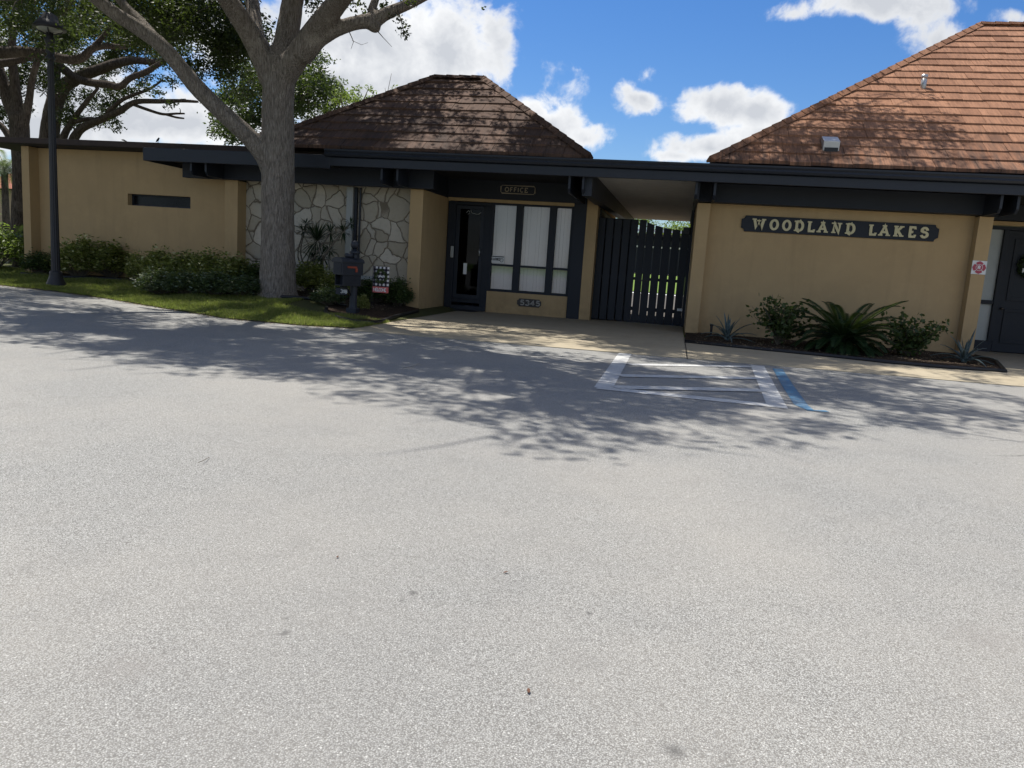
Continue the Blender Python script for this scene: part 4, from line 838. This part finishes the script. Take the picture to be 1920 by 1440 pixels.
q = GT(34, 500); palm('bushy_palm', 'dark bushy palm shrub against the left end of the wing', 'palm', tuple(q), 30, 1.5, 'sago', .3, (.5, 1.7), .9, nl=40, lw=.035, ll=.35)
q = GT(-14, 505); t_ = shrub('bright_shrub', 'bright green sunlit shrub at the left edge of the photo', 'shrub', 'lite', .8, 1.3, 320, .12, None, 21); t_.location = q
# sago palm and neighbours in the right bed
sg_ = G(1580, 668, .04); sx, sy = 3.55, 17.1
palm('sago_palm', 'large dark sago palm fanning out below the name board', 'palm', (sx, sy, .04), 64, 1.2, 'sago', .2, (.05, 1.3), .6, nl=60, lw=.036, ll=.19, tr=.16)
def open_shrub(name, label, x, y, w_, h, seed, side):
    t = thing(name, label, 'shrub', (x, y, .04), 'woody shrubs beside the sago palm'); g_ = np.random.default_rng(seed); st = MB(); pts = []
    for i in range(26):
        a = g_.uniform(0, 6.28); rr = w_*g_.uniform(.3, 1.); z = h*g_.uniform(.45, 1.)*(1-.35*(rr/w_)**2); e = np.array([x+rr*math.cos(a), y+rr*math.sin(a)*.7, z])
        mid = np.array([x+rr*.35*math.cos(a), y+rr*.3*math.sin(a), z*.55]); cv = curve([(x, y, .02), tuple(mid), tuple(e)], 4); st.tube(cv, [.012*(1-j/len(cv))+.003 for j in range(len(cv))], 5)
        for j in range(46):
            tt = g_.uniform(.45, 1.05); k = min(len(cv)-1, int(tt*(len(cv)-1))); pts.append(np.array(cv[k])+g_.normal(size=3)*.075)
    np_mesh('foliage', leaf_quads(np.array(pts), .10, .8, .6), 4, M['shrubg'], t); st.build('stems', M['stem'], t); return t
open_shrub('woody_shrub', 'open woody shrub left of the sago palm with round leaves', 2.3, 17.5, 1.0, 1.2, 31, -1)
open_shrub('woody_shrub', 'rounded woody shrub right of the sago palm', 4.9, 17.4, .85, 1.05, 32, 1)
def agave(label, x, y, n, L, seed):
    t = thing('agave', label, 'agave', (x, y, .04), 'agaves in the right bed'); g_ = random.Random(seed); mb = MB()
    for i in range(n):
        a = i*2.399+g_.uniform(-.2, .2); up_ = .35+1.1*(i/n); l_ = L*g_.uniform(.75, 1.1); pr = []
        for j in range(7):
            s_ = j/6; r_ = l_*s_*math.cos(up_)*(1+.1*s_); z = .05+l_*(s_*math.sin(up_)-(.55-.4*i/n)*s_*s_); wd = .035*(1-s_**2)+.002
            c = Vector((x+r_*math.cos(a), y+r_*math.sin(a), z)); n_ = Vector((-math.sin(a), math.cos(a), 0)); pr.append((c-n_*wd+Vector((0, 0, wd*.5)), c-Vector((0, 0, .006)), c+n_*wd+Vector((0, 0, wd*.5)), c+Vector((0, 0, .004))))
        for A, B_ in zip(pr, pr[1:]): mb.add(list(A)+list(B_), [(0, 1, 5, 4), (1, 2, 6, 5), (2, 3, 7, 6), (3, 0, 4, 7)])
    mb.build('blades', M['agave'], t, True); MB().lathe([(.05, 0), (.06, .06), (.0, .12)], (x, y, .03), 8).build('heart', M['agave'], t, True)
agave('grey blue agave beside the gate pillar, with long curling blades', 1.25, 17.7, 16, .85, 1); agave('grey blue agave beside the emblem pillar', 5.85, 17.0, 18, .8, 2)
# dracaena: several spiky heads on thin canes
dz = thing('dracaena', 'spiky multi headed dracaena in front of the stone wall', 'plant', tuple(GT(622, 545)))
db = dz.location; V = []; cn = MB(); cn2 = MB()
for (hx, hy, hr, n_) in ((594, 452, .6, 110), (620, 436, .27, 34), (643, 434, .29, 40), (574, 420, .22, 26), (657, 419, .17, 20), (588, 484, .2, 26), (568, 434, .2, 20), (604, 478, .34, 46), (618, 470, .2, 18)):
    Y_ = 18.55+random.uniform(-.2, .25); c = P(hx, hy, Y_); cv = curve([db+Vector((random.uniform(-.12, .12), random.uniform(-.1, .1), 0)), Vector((db.x*.5+c.x*.5+.08, Y_, .4+c.z*.35)), c], 5)
    cn.tube(cv, [.022-.008*i/len(cv) for i in range(len(cv))], 6)
    for i in range(int(n_*1.6)):
        d = Vector((random.gauss(0, 1), random.gauss(0, 1), random.gauss(.25, .8))).normalized(); L_ = hr*1.25*random.uniform(.75, 1.1); s_ = d.cross(Vector((0, 0, 1))).normalized()*.014
        m1 = c+d*L_*.5; e = c+d*L_+Vector((0, 0, -.12*L_)); V.append([tuple(c-s_*.6), tuple(m1-s_), tuple(e), tuple(m1+s_)])
np_mesh('blades', np.array(V), 4, M['drac'], dz); cn.build('canes', M['stem'], dz, True)

#@@TREES
# ------------------------------------------------------------------ trees
def project(p):
    d = p-np.array([0, 0, H]); z = d@np.array(fw); return 960+F*(d@np.array(rt))/z, 720-F*(d@np.array(up))/z, z
oak = thing('oak_tree', 'large grey barked live oak with forked trunk in front of the stone wall', 'tree', (-9.3, 16.8, .15))
YT = 16.8; tb = MB(); th_ = MB()
q = lambda x, y, dy=0.: P(x, y, YT+dy)
px = YT/F*1.06
limb(tb, [q(520, 585), q(520, 568), q(521, 540), q(521, 470), q(521, 400), q(522, 300), q(521, 220), q(523, 160), q(527, 110)], [.60, .53, .43, .39, .375, .37, .36, .35, .32], 22, 4, .03)
for i in range(7):
    a = i*.9+.3; b = q(520, 568); limb(tb, [b+Vector((0, 0, .28)), b+Vector((.42*math.cos(a), .42*math.sin(a), .05)), b+Vector((.72*math.cos(a), .72*math.sin(a), -.12))], [.24, .17, .07], 8, 3)
L1 = [q(528, 130), q(538, 70, .2), q(546, 20, .3), q(552, -30, .2), q(556, -120, -.3), q(562, -230, -1.2)]; limb(tb, L1, [.31, .27, .25, .23, .18, .1], 14)
L2 = [q(528, 150), q(556, 108, -.1), q(586, 64, -.3), q(616, 26, -.6), q(642, -8, -1.), q(700, -90, -2.), q(780, -170, -3.4)]; limb(tb, L2, [.30, .27, .25, .23, .21, .16, .1], 14)
L3 = [q(566, 104, -.2), q(600, 72, -.3), q(638, 52, -.3), q(672, 42, -.2), q(700, 38, 0), q(722, 27, .1), q(756, 12, .3), q(790, -4, .5), q(880, -55, .6), q(1000, -160, .5)]; limb(tb, L3, [.26, .18, .155, .15, .17, .14, .125, .11, .09, .05], 12)
limb(tb, [q(700, 46), q(704, 52, -.1), q(706, 55, -.15)], [.17, .13, .08], 8, 3); limb(tb, [q(702, 42), q(698, 20, .1), q(705, -5, .2), q(720, -60, .5)], [.15, .11, .09, .05], 8)
L4 = [q(512, 150), q(492, 108, -.1), q(468, 62, -.3), q(442, 22, -.6), q(415, -20, -1.), q(370, -110, -2.), q(330, -190, -3.)]; limb(tb, L4, [.30, .26, .24, .22, .20, .15, .09], 14)
L5 = [q(505, 120, .3), q(482, 70, .8), q(476, 30, 1.2), q(470, -20, 1.6), q(455, -120, 2.4), q(440, -200, 3.4)]; limb(tb, L5, [.24, .2, .18, .16, .12, .07], 12)
L6 = [q(515, 325), q(496, 292, -.15), q(472, 262, -.3), q(440, 232, -.5), q(402, 197, -.7), q(366, 160, -.9), q(335, 122, -1.1), q(302, 85, -1.3), q(262, 55, -1.5), q(215, 25, -1.8), q(165, -15, -2.2), q(90, -80, -3.2), q(30, -130, -4)]
limb(tb, L6, [.28, .23, .21, .20, .19, .19, .175, .165, .155, .145, .13, .1, .06], 14)
limb(tb, [q(300, 84, -1.3), q(262, 40, -1.1), q(225, 0, -1.0), q(190, -60, -.6)], [.14, .12, .1, .06], 10)
limb(tb, [q(455, 40, -.5), q(430, 0, -.6), q(405, -60, -.8)], [.16, .13, .08], 10)
# canopy: secondary branches from every main limb towards points spread through the crown
roots = []
for Lm in (L1, L2, L3, L4, L5, L6):
    c_ = curve(Lm, 4); roots += [(c_[i], .07) for i in range(int(len(c_)*.55), len(c_))]
cl_list = []; tries = 0
def underside(x, y): return 1.4+.36*max(y, 0)+max(0, (x+6))*.0     # the crown's lower limit clears the forecourt view
targets = []
SHX, SHY = -sd.x/sd.z, -sd.y/sd.z                 # where the crown's shade falls on the forecourt
fr_ = [G(*p_) for p_ in ((0, 640), (150, 678), (430, 728), (700, 765), (860, 800), (1000, 850), (1200, 880), (1390, 878), (1500, 835), (1700, 815), (1880, 832), (1960, 800))]
fxs, fys = [v_.x for v_ in fr_], [v_.y for v_ in fr_]
def shade_ok(x, y, z, mg=0.): return y+SHY*z > np.interp(x+SHX*z, fxs, fys)+mg
front = 0
while front < 60:                                 # limbs towards the front rim of the crown
    z = random.uniform(6.8, 10.5); gx = random.uniform(-9.5, 4.4); gy = np.interp(gx, fxs, fys)+random.uniform(.2, 2.6); x, y = gx-SHX*z, gy-SHY*z
    u, v_, w_ = project(np.array([x, y, z]))
    if w_ > 0 and v_ > -70: continue
    targets.append(Vector((x, y, z))); front += 1
targets += [Vector((random.uniform(-19, -9.5), random.uniform(10.5, 15.5), random.uniform(7.6, 11.))) for _ in range(26)]  # branches added above the view to block sky light from the left wing
while len(targets) < 226 and tries < 9000:
    tries += 1; x = random.uniform(-17, 4.8); y = random.uniform(9, 25); z = random.uniform(6.0, 12.5)
    e = ((x+6.5)/9.8)**2+((y-17.)/8.)**2+((z-8.)/5.)**2
    if e > 1 or not shade_ok(x, y, z, .3): continue
    u, v_, w_ = project(np.array([x, y, z]))
    if w_ > 0 and v_ > -70 and u > 500: continue
    if w_ > 0 and v_ > 60 and 330 < u <= 500: continue
    if w_ > 0 and v_ > 110 and u > -100: continue
    targets.append(Vector((x, y, z)))
targets += [Vector((random.uniform(-2.5, 4.6), random.uniform(18.8, 22.6), random.uniform(9.6, 11.2))) for _ in range(46)]+[Vector((random.uniform(-10, -2.), random.uniform(19.5, 24.), random.uniform(9.8, 11.5))) for _ in range(44)]
for tg in targets:
    b, r = min(roots, key=lambda s_: (s_[0]-tg).length+random.uniform(0, 1.5)); d = tg-b; mid = b+d*.5+Vector((random.uniform(-.5, .5), random.uniform(-.5, .5), random.uniform(.0, .9)))
    cv = curve([b, mid, tg], 6); k = len(cv); rr = min(.034, .014+.005*d.length); th_.tube(cv, [rr*(1-.8*i/k) for i in range(k)], 6)
    for i in range(int(k*.35), k):
        for j in range(3):
            c = cv[i]+Vector((random.gauss(0, .5), random.gauss(0, .5), random.gauss(0, .3))); cl_list.append((c, random.uniform(.2, .42)))
            if random.random() < .6: th_.tube([cv[i], cv[i].lerp(c, .6)+Vector((0, 0, .08)), c], [.018, .012, .005], 4)
keep = []
for c, r in cl_list:
    u, v_, w_ = project(np.array(c)); rad = r*F/max(w_, 1)
    if w_ > 0 and u > 500 and v_+rad*1.3 > -8: continue
    if w_ > 0 and u <= 500 and v_ > 120 and u > -150: continue
    if w_ > 0 and -100 < u <= 500 and v_ > -20 and c.y < 17.4: continue
    if not shade_ok(c.x, c.y, c.z, r*.2+.6*mnoise.noise(Vector((c.x*1.1, c.y*.5, c.z*.6)))): continue
    if mnoise.noise(Vector(((c.x+SHX*c.z)*.8, (c.y+SHY*c.z)*.8, c.z*.1)))*.6+.7*mnoise.noise(Vector(((c.x+SHX*c.z)*2.3, (c.y+SHY*c.z)*2.3, 3.))) < -.03: continue
    keep.append((c.x, c.y, c.z, r))
# foliage that hangs into view: given as clumps at their distance
def pcl(x, y, Y, r): p = P(x, y, Y); return (p.x, p.y, p.z, r)
hang = [pcl(62, 75, 16.9, .2), pcl(112, 82, 16.8, .22), pcl(78, 108, 16.7, .2), pcl(120, 45, 16.9, .16), pcl(50, 40, 16.8, .2), pcl(96, 92, 16.8, .12), pcl(752, 38, 16.9, .16), pcl(757, 55, 16.9, .17), pcl(762, 68, 16.9, .12), pcl(690, 22, 17.2, .22), pcl(668, 8, 17.4, .2), pcl(720, 12, 17, .2), pcl(640, 5, 17.6, .2), pcl(905, 17, 14, .06), pcl(770, 4, 16.8, .16), pcl(735, 30, 16.9, .12), pcl(600, 20, 18, .3), pcl(585, 8, 18, .3)]
th_.tube([q(745, 14, .2), q(752, 40), q(760, 70)], [.02, .012, .006], 5); th_.tube([q(705, 55, -.1), q(718, 70), q(735, 88)], [.015, .008, .004], 4); th_.tube([q(655, 60, -.2), q(663, 78), q(658, 92)], [.012, .008, .004], 4); th_.tube([q(660, 76, -.2), q(678, 84), q(690, 80)], [.006, .005, .003], 4)
def field(cx, cy, rx, ry, n, Y0, Y1, r0_, r1_):
    o = []
    for i in range(n):
        a = random.uniform(0, 6.28); k = math.sqrt(random.random()); o.append(pcl(cx+rx*k*math.cos(a), cy+ry*k*math.sin(a), random.uniform(Y0, Y1), random.uniform(r0_, r1_)))
    return o
hang += field(375, 55, 110, 75, 80, 17.6, 21.5, .3, .5)+field(250, 25, 120, 55, 55, 17.6, 21, .3, .5)+field(455, 110, 45, 70, 24, 18, 21, .25, .42)+field(110, 10, 120, 30, 20, 18, 21, .3, .5)
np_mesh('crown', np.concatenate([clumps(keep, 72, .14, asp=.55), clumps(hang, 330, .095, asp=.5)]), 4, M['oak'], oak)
merged(tb, 'trunk', M['bark'], oak, .045, th_)

def tree(name, label, base, limbs, thin, cl, mat, bark, vox, nleaf, size, seed, cat='tree', group=None):
    t = thing(name, label, cat, base, group); mb = MB()
    for pts, rad in limbs: limb(mb, pts, [r_*.85 for r_ in rad], 12)
    tn = MB()
    for pts, rad in thin: tn.tube(curve(pts, 4), lerp_r(rad, 4), 6)
    for (x, y, z, r) in cl[::2]:
        c = Vector((x, y, z)); tn.tube([c+Vector((random.uniform(-r, r), random.uniform(-r, r), -r)), c, c+Vector((random.uniform(-r, r), 0, r*.6))], [.015, .01, .004], 4)
    np_mesh('crown', clumps(cl, nleaf, size), 4, M[mat], t); merged(mb, 'trunk', M[bark], t, vox, tn); return t
a = lambda Y: (lambda x, y, dy=0.: P(x, y, Y+dy))
b = a(22.5)
cB_ = field(50, 50, 100, 70, 44, 23.2, 27, .35, .6)+field(25, 190, 45, 50, 12, 23.5, 26, .25, .45)+field(70, 120, 80, 50, 16, 23.5, 26, .3, .5)+field(60, 40, 100, 50, 10, 20.5, 22, .3, .45)
for _ in range(420):  # unseen crown clumps added to shade the ground and darken the left wing
    x, y, z = random.uniform(-33, -16.5), random.uniform(10, 21), random.uniform(6.8, 11.5); u, v_, w_ = project(np.array([x, y, z]))
    if (v_ < -30 or u < -60) and shade_ok(x, y, z, .5): cB_.append((x, y, z, random.uniform(.45, .85)))
tree('oak_tree', 'grey trunked oak beyond the left end of the wing roof', (b(38, 470).x, 22.5, .25),
     [([b(34, 520), b(36, 480), b(38, 400), b(40, 320), b(38, 262), b(34, 215)], [.42, .36, .32, .32, .36, .34]),
      ([b(34, 230), b(14, 185), b(4, 150), b(-14, 100), b(-40, 40)], [.26, .24, .22, .18, .1]), ([b(38, 240), b(32, 190), b(26, 140), b(22, 90), b(30, 20), b(40, -60)], [.24, .2, .17, .15, .12, .08]),
      ([b(42, 245), b(54, 190), b(60, 150), b(72, 110), b(90, 60), b(100, -20)], [.2, .15, .13, .12, .1, .06]), ([b(20, 262), b(6, 240), b(-12, 225)], [.14, .13, .12]),
      ([b(-30, 96, -1), b(10, 98, -1), b(50, 97, -1), b(90, 104, -1), b(130, 112, -1), b(155, 108, -1), b(172, 92, -1), b(200, 86, -1), b(232, 88, -1), b(260, 80, -1)], [.24, .22, .2, .19, .17, .16, .14, .12, .1, .05]),
      ([b(-30, 120, -.5), b(10, 118, -.5), b(60, 108, -.5)], [.17, .16, .12])],
     [([b(170, 94, -1), b(200, 60, -1), b(230, 10, -1)], [.09, .07, .04]), ([b(100, 45), b(115, 25), b(140, -5)], [.12, .1, .08])], cB_, 'oakb', 'bark2', .055, 300, .13, 2)
c = a(27.)
cC = field(190, 70, 110, 60, 42, 27.6, 31, .4, .65)+field(165, 195, 55, 40, 24, 27.5, 30, .25, .42)+field(120, 225, 28, 28, 8, 26, 29, .25, .4)+field(290, 160, 40, 20, 7, 26, 28, .2, .35)+field(215, 236, 14, 12, 4, 26, 27, .15, .25)+field(300, 60, 100, 50, 30, 27, 31, .4, .65)+field(305, 200, 30, 8, 3, 26, 27, .12, .2)+field(230, 150, 50, 30, 11, 27.5, 30, .25, .4)
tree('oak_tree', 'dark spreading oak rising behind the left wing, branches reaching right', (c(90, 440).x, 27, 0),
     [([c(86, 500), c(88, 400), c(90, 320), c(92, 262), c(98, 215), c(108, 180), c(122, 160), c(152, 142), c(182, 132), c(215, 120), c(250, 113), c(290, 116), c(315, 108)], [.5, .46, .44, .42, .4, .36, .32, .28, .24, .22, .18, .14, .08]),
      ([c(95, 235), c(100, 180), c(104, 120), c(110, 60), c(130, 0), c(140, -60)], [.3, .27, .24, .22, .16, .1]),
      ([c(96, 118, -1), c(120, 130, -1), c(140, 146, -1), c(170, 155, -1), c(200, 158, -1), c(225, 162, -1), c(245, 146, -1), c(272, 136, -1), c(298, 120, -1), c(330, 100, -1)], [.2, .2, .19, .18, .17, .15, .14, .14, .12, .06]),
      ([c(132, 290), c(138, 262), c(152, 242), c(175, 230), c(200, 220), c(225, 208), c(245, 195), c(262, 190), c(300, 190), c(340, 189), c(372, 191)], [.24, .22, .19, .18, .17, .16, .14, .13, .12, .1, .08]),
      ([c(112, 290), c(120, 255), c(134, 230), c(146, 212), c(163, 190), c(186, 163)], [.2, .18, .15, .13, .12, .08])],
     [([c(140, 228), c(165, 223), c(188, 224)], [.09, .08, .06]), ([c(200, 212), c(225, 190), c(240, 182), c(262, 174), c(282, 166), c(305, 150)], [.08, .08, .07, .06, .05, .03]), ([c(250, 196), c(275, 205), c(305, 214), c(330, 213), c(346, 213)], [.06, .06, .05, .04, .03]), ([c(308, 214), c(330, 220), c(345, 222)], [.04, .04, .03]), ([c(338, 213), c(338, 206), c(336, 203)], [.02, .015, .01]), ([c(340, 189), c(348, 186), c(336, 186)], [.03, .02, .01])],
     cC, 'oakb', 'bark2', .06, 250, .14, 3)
d_ = a(26.)
cD = field(440, 215, 40, 48, 34, 25, 28, .3, .5)+field(590, 165, 42, 65, 40, 25, 28, .3, .5)+field(520, 170, 60, 70, 40, 25, 28, .35, .6)+field(455, 150, 50, 40, 16, 25, 28, .3, .5)+field(612, 230, 20, 25, 6, 25, 27, .2, .35)+field(412, 250, 18, 14, 4, 25, 27, .2, .3)
tree('dark_tree', 'dense dark evergreen behind the oak trunk, above the eaves', (d_(520, 420).x, 26, 0), [([d_(520, 480), d_(520, 300), d_(518, 200), d_(520, 100)], [.25, .2, .14, .05])], [([d_(520, 250), d_(560, 190), d_(600, 150)], [.08, .05, .02]), ([d_(518, 260), d_(470, 215), d_(430, 190)], [.08, .05, .02])], cD, 'darkleaf', 'bark2', .06, 230, .14, 5)
e_ = a(25.)
cE = field(650, 215, 42, 38, 26, 24.6, 27, .22, .36)+[pcl(x, y, 25, r) for x, y, r in ((640, 158, .16), (636, 172, .2), (632, 190, .22), (648, 180, .2), (672, 168, .18), (692, 165, .16), (700, 175, .14), (690, 190, .18), (665, 190, .25), (610, 205, .3), (735, 170, .12), (742, 164, .1), (730, 178, .1))]
tree('slender_tree', 'light green tree just above the left slope of the office roof', (e_(650, 420).x, 25, 0), [([e_(650, 480), e_(650, 300), e_(648, 220)], [.14, .1, .05])], [([e_(650, 240), e_(640, 190), e_(640, 155)], [.03, .02, .008]), ([e_(650, 240), e_(680, 190), e_(692, 163)], [.03, .02, .008]), ([e_(700, 240), e_(722, 190), e_(734, 138)], [.02, .012, .006]), ([e_(725, 190), e_(722, 165)], [.008, .004]), ([e_(712, 215), e_(738, 175)], [.01, .005])], cE, 'lite', 'stem', .05, 260, .125, 6)
tree('hanging_twig', 'bare hanging twig at the top edge against blue sky', (P(1454, -40, 13).x, 13, 5.8), [], [], [], 'oak', 'stem', .05, 1, .01, 7) if False else None
th2 = MB().tube([P(1449, -40, 13), P(1452, -10, 13), P(1455, 6, 13), P(1457, 13, 13)], [.012, .008, .006, .003], 5)
# far left: palm, house
hb = P(2, 400, 46)
house = thing('house', 'distant house with red tiled roof and grey siding at the far left', 'house', (-44, 46, 0))
hx0 = P(-40, 350, 46).x; hx1 = P(9, 350, 46).x; hx2 = P(60, 350, 44).x; z1 = P(10, 347, 46).z
MB().box(hx0-6, 46, 0, hx1, 54, z1).build('wall', M['siding'], house)
MB().box(hx1, 44, 0, hx2+2, 54, P(25, 357, 44).z).build('wall', M['tan2'], house)
MB().box(hx1-1.2, 45.9, 0, hx1-.5, 45.99, z1).build('trim_board', M['white'], house)
rz = P(25, 355, 44).z; MB().add([(hx1-.3, 43.4, rz), (hx2+3, 43.4, rz), (hx2+3, 54, rz), (hx1-.3, 54, rz), (hx1+2.2, 48.5, rz+2.6), (hx2+1, 48.5, rz+2.6)], [(0, 1, 5, 4), (1, 2, 5), (2, 3, 4, 5), (3, 0, 4), (3, 2, 1, 0)]).build('roof', M['tile3'], house)
MB().add([(hx0-7, 45.4, z1), (hx1+.2, 45.4, z1), (hx1+.2, 54, z1), (hx0-7, 54, z1), (hx0-4, 49.5, z1+2.), (hx1-3, 49.5, z1+2.)], [(0, 1, 5, 4), (1, 2, 5), (2, 3, 4, 5), (3, 0, 4), (3, 2, 1, 0)]).build('roof', M['siding'], house)
MB().box(hx0, 45.93, z1-2.2, hx1-1.6, 45.99, z1-.8).build('window', M['navy2'], house)
pp = P(8, 318, 40); palm('cabbage_palm', 'pale green fan palm far off beyond the wing', 'palm', (pp.x, 40, 0), 34, 1.7, 'palm', pp.z, (-.4, 1.4), .8, nl=30, lw=.06, ll=.5, tr=.2)
# behind the gate: far building and hedge
fb = thing('garden_building', 'tan building across the lawn seen through the gate slats', 'building', (0, 70, 1.2))
MB().box(-9.5, 70, 1.0, -5.0, 76, P(1160, 412, 70).z).build('wall', M['tan2'], fb); MB().box(1.0, 69.5, 1.0, 12, 76, P(1280, 452, 70).z).build('wall', M['tan2'], fb)
MB().box(-5, 71, 1.0, 1.0, 76, 4.6).build('screen_wall', M['navy2'], fb); MB().box(-5, 70.8, 3.6, 1., 70.95, 3.75).box(-5, 70.8, 5.0, 1., 70.95, 5.2).build('rail', M['white'], fb)
MB().box(-10.2, 69, 4.6, 12.8, 77, 4.75).build('roof', M['membrane'], fb)
hc = [(random.uniform(-16, 14), random.uniform(78, 83), random.uniform(2, 7.8), random.uniform(.8, 1.5)) for _ in range(150)]
hg = thing('hedge_tree', 'bushy green tree mass above the wooden gate', 'tree', (0, 80, 0)); np_mesh('crown', clumps(hc, 40, .3), 4, M['lite'], hg); MB().tube([(0, 80, 0), (0, 80, 5)], [.3, .1], 8).build('trunk', M['bark2'], hg)
# low trees closing the far side of the view left of the wing
hc = [(random.uniform(-75, -34), random.uniform(56, 64), random.uniform(.5, 4.5), random.uniform(.9, 1.6)) for _ in range(200)]
hg = thing('tree_belt', 'low green trees beyond the distant house at the far left', 'tree', (-55, 60, 0)); np_mesh('crown', clumps(hc, 30, .35), 4, M['oakb'], hg)
# birds on the wing roof
def bird(px_, py_, s, label, flip=1):
    p = P(px_, py_, 18.74); p.z = 3.952; mb = MB(); x, y, z = p
    mb.tube([(x-.10*s*flip, y, z+.02*s), (x-.05*s*flip, y, z+.07*s), (x, y, z+.12*s), (x+.035*s*flip, y, z+.165*s), (x+.05*s*flip, y, z+.20*s), (x+.055*s*flip, y, z+.215*s)], [.008*s, .03*s, .045*s, .036*s, .03*s, .012*s], 10)
    mb.tube([(x+.065*s*flip, y, z+.195*s), (x+.115*s*flip, y, z+.185*s)], [.013*s, .002], 6).tube([(x, y-.01, z+.09*s), (x, y-.01, z-.0)], .004, 4).tube([(x+.02*s, y+.01, z+.09*s), (x+.02*s, y+.01, z)], .004, 4)
    tag(mb.build('bird', M['black'], smooth=True), label, 'bird')
bird(296, 272, .62, 'small black bird perched upright on the wing roof edge')
p = P(232, 267, 18.74); tag(MB().tube([(p.x-.06, 18.74, 3.99), (p.x, 18.74, 3.985), (p.x+.09, 18.74, 3.955)], [.012, .022, .012], 6).build('roof_debris', M['stem']), 'curled scrap of bark on the wing roof edge', 'debris')
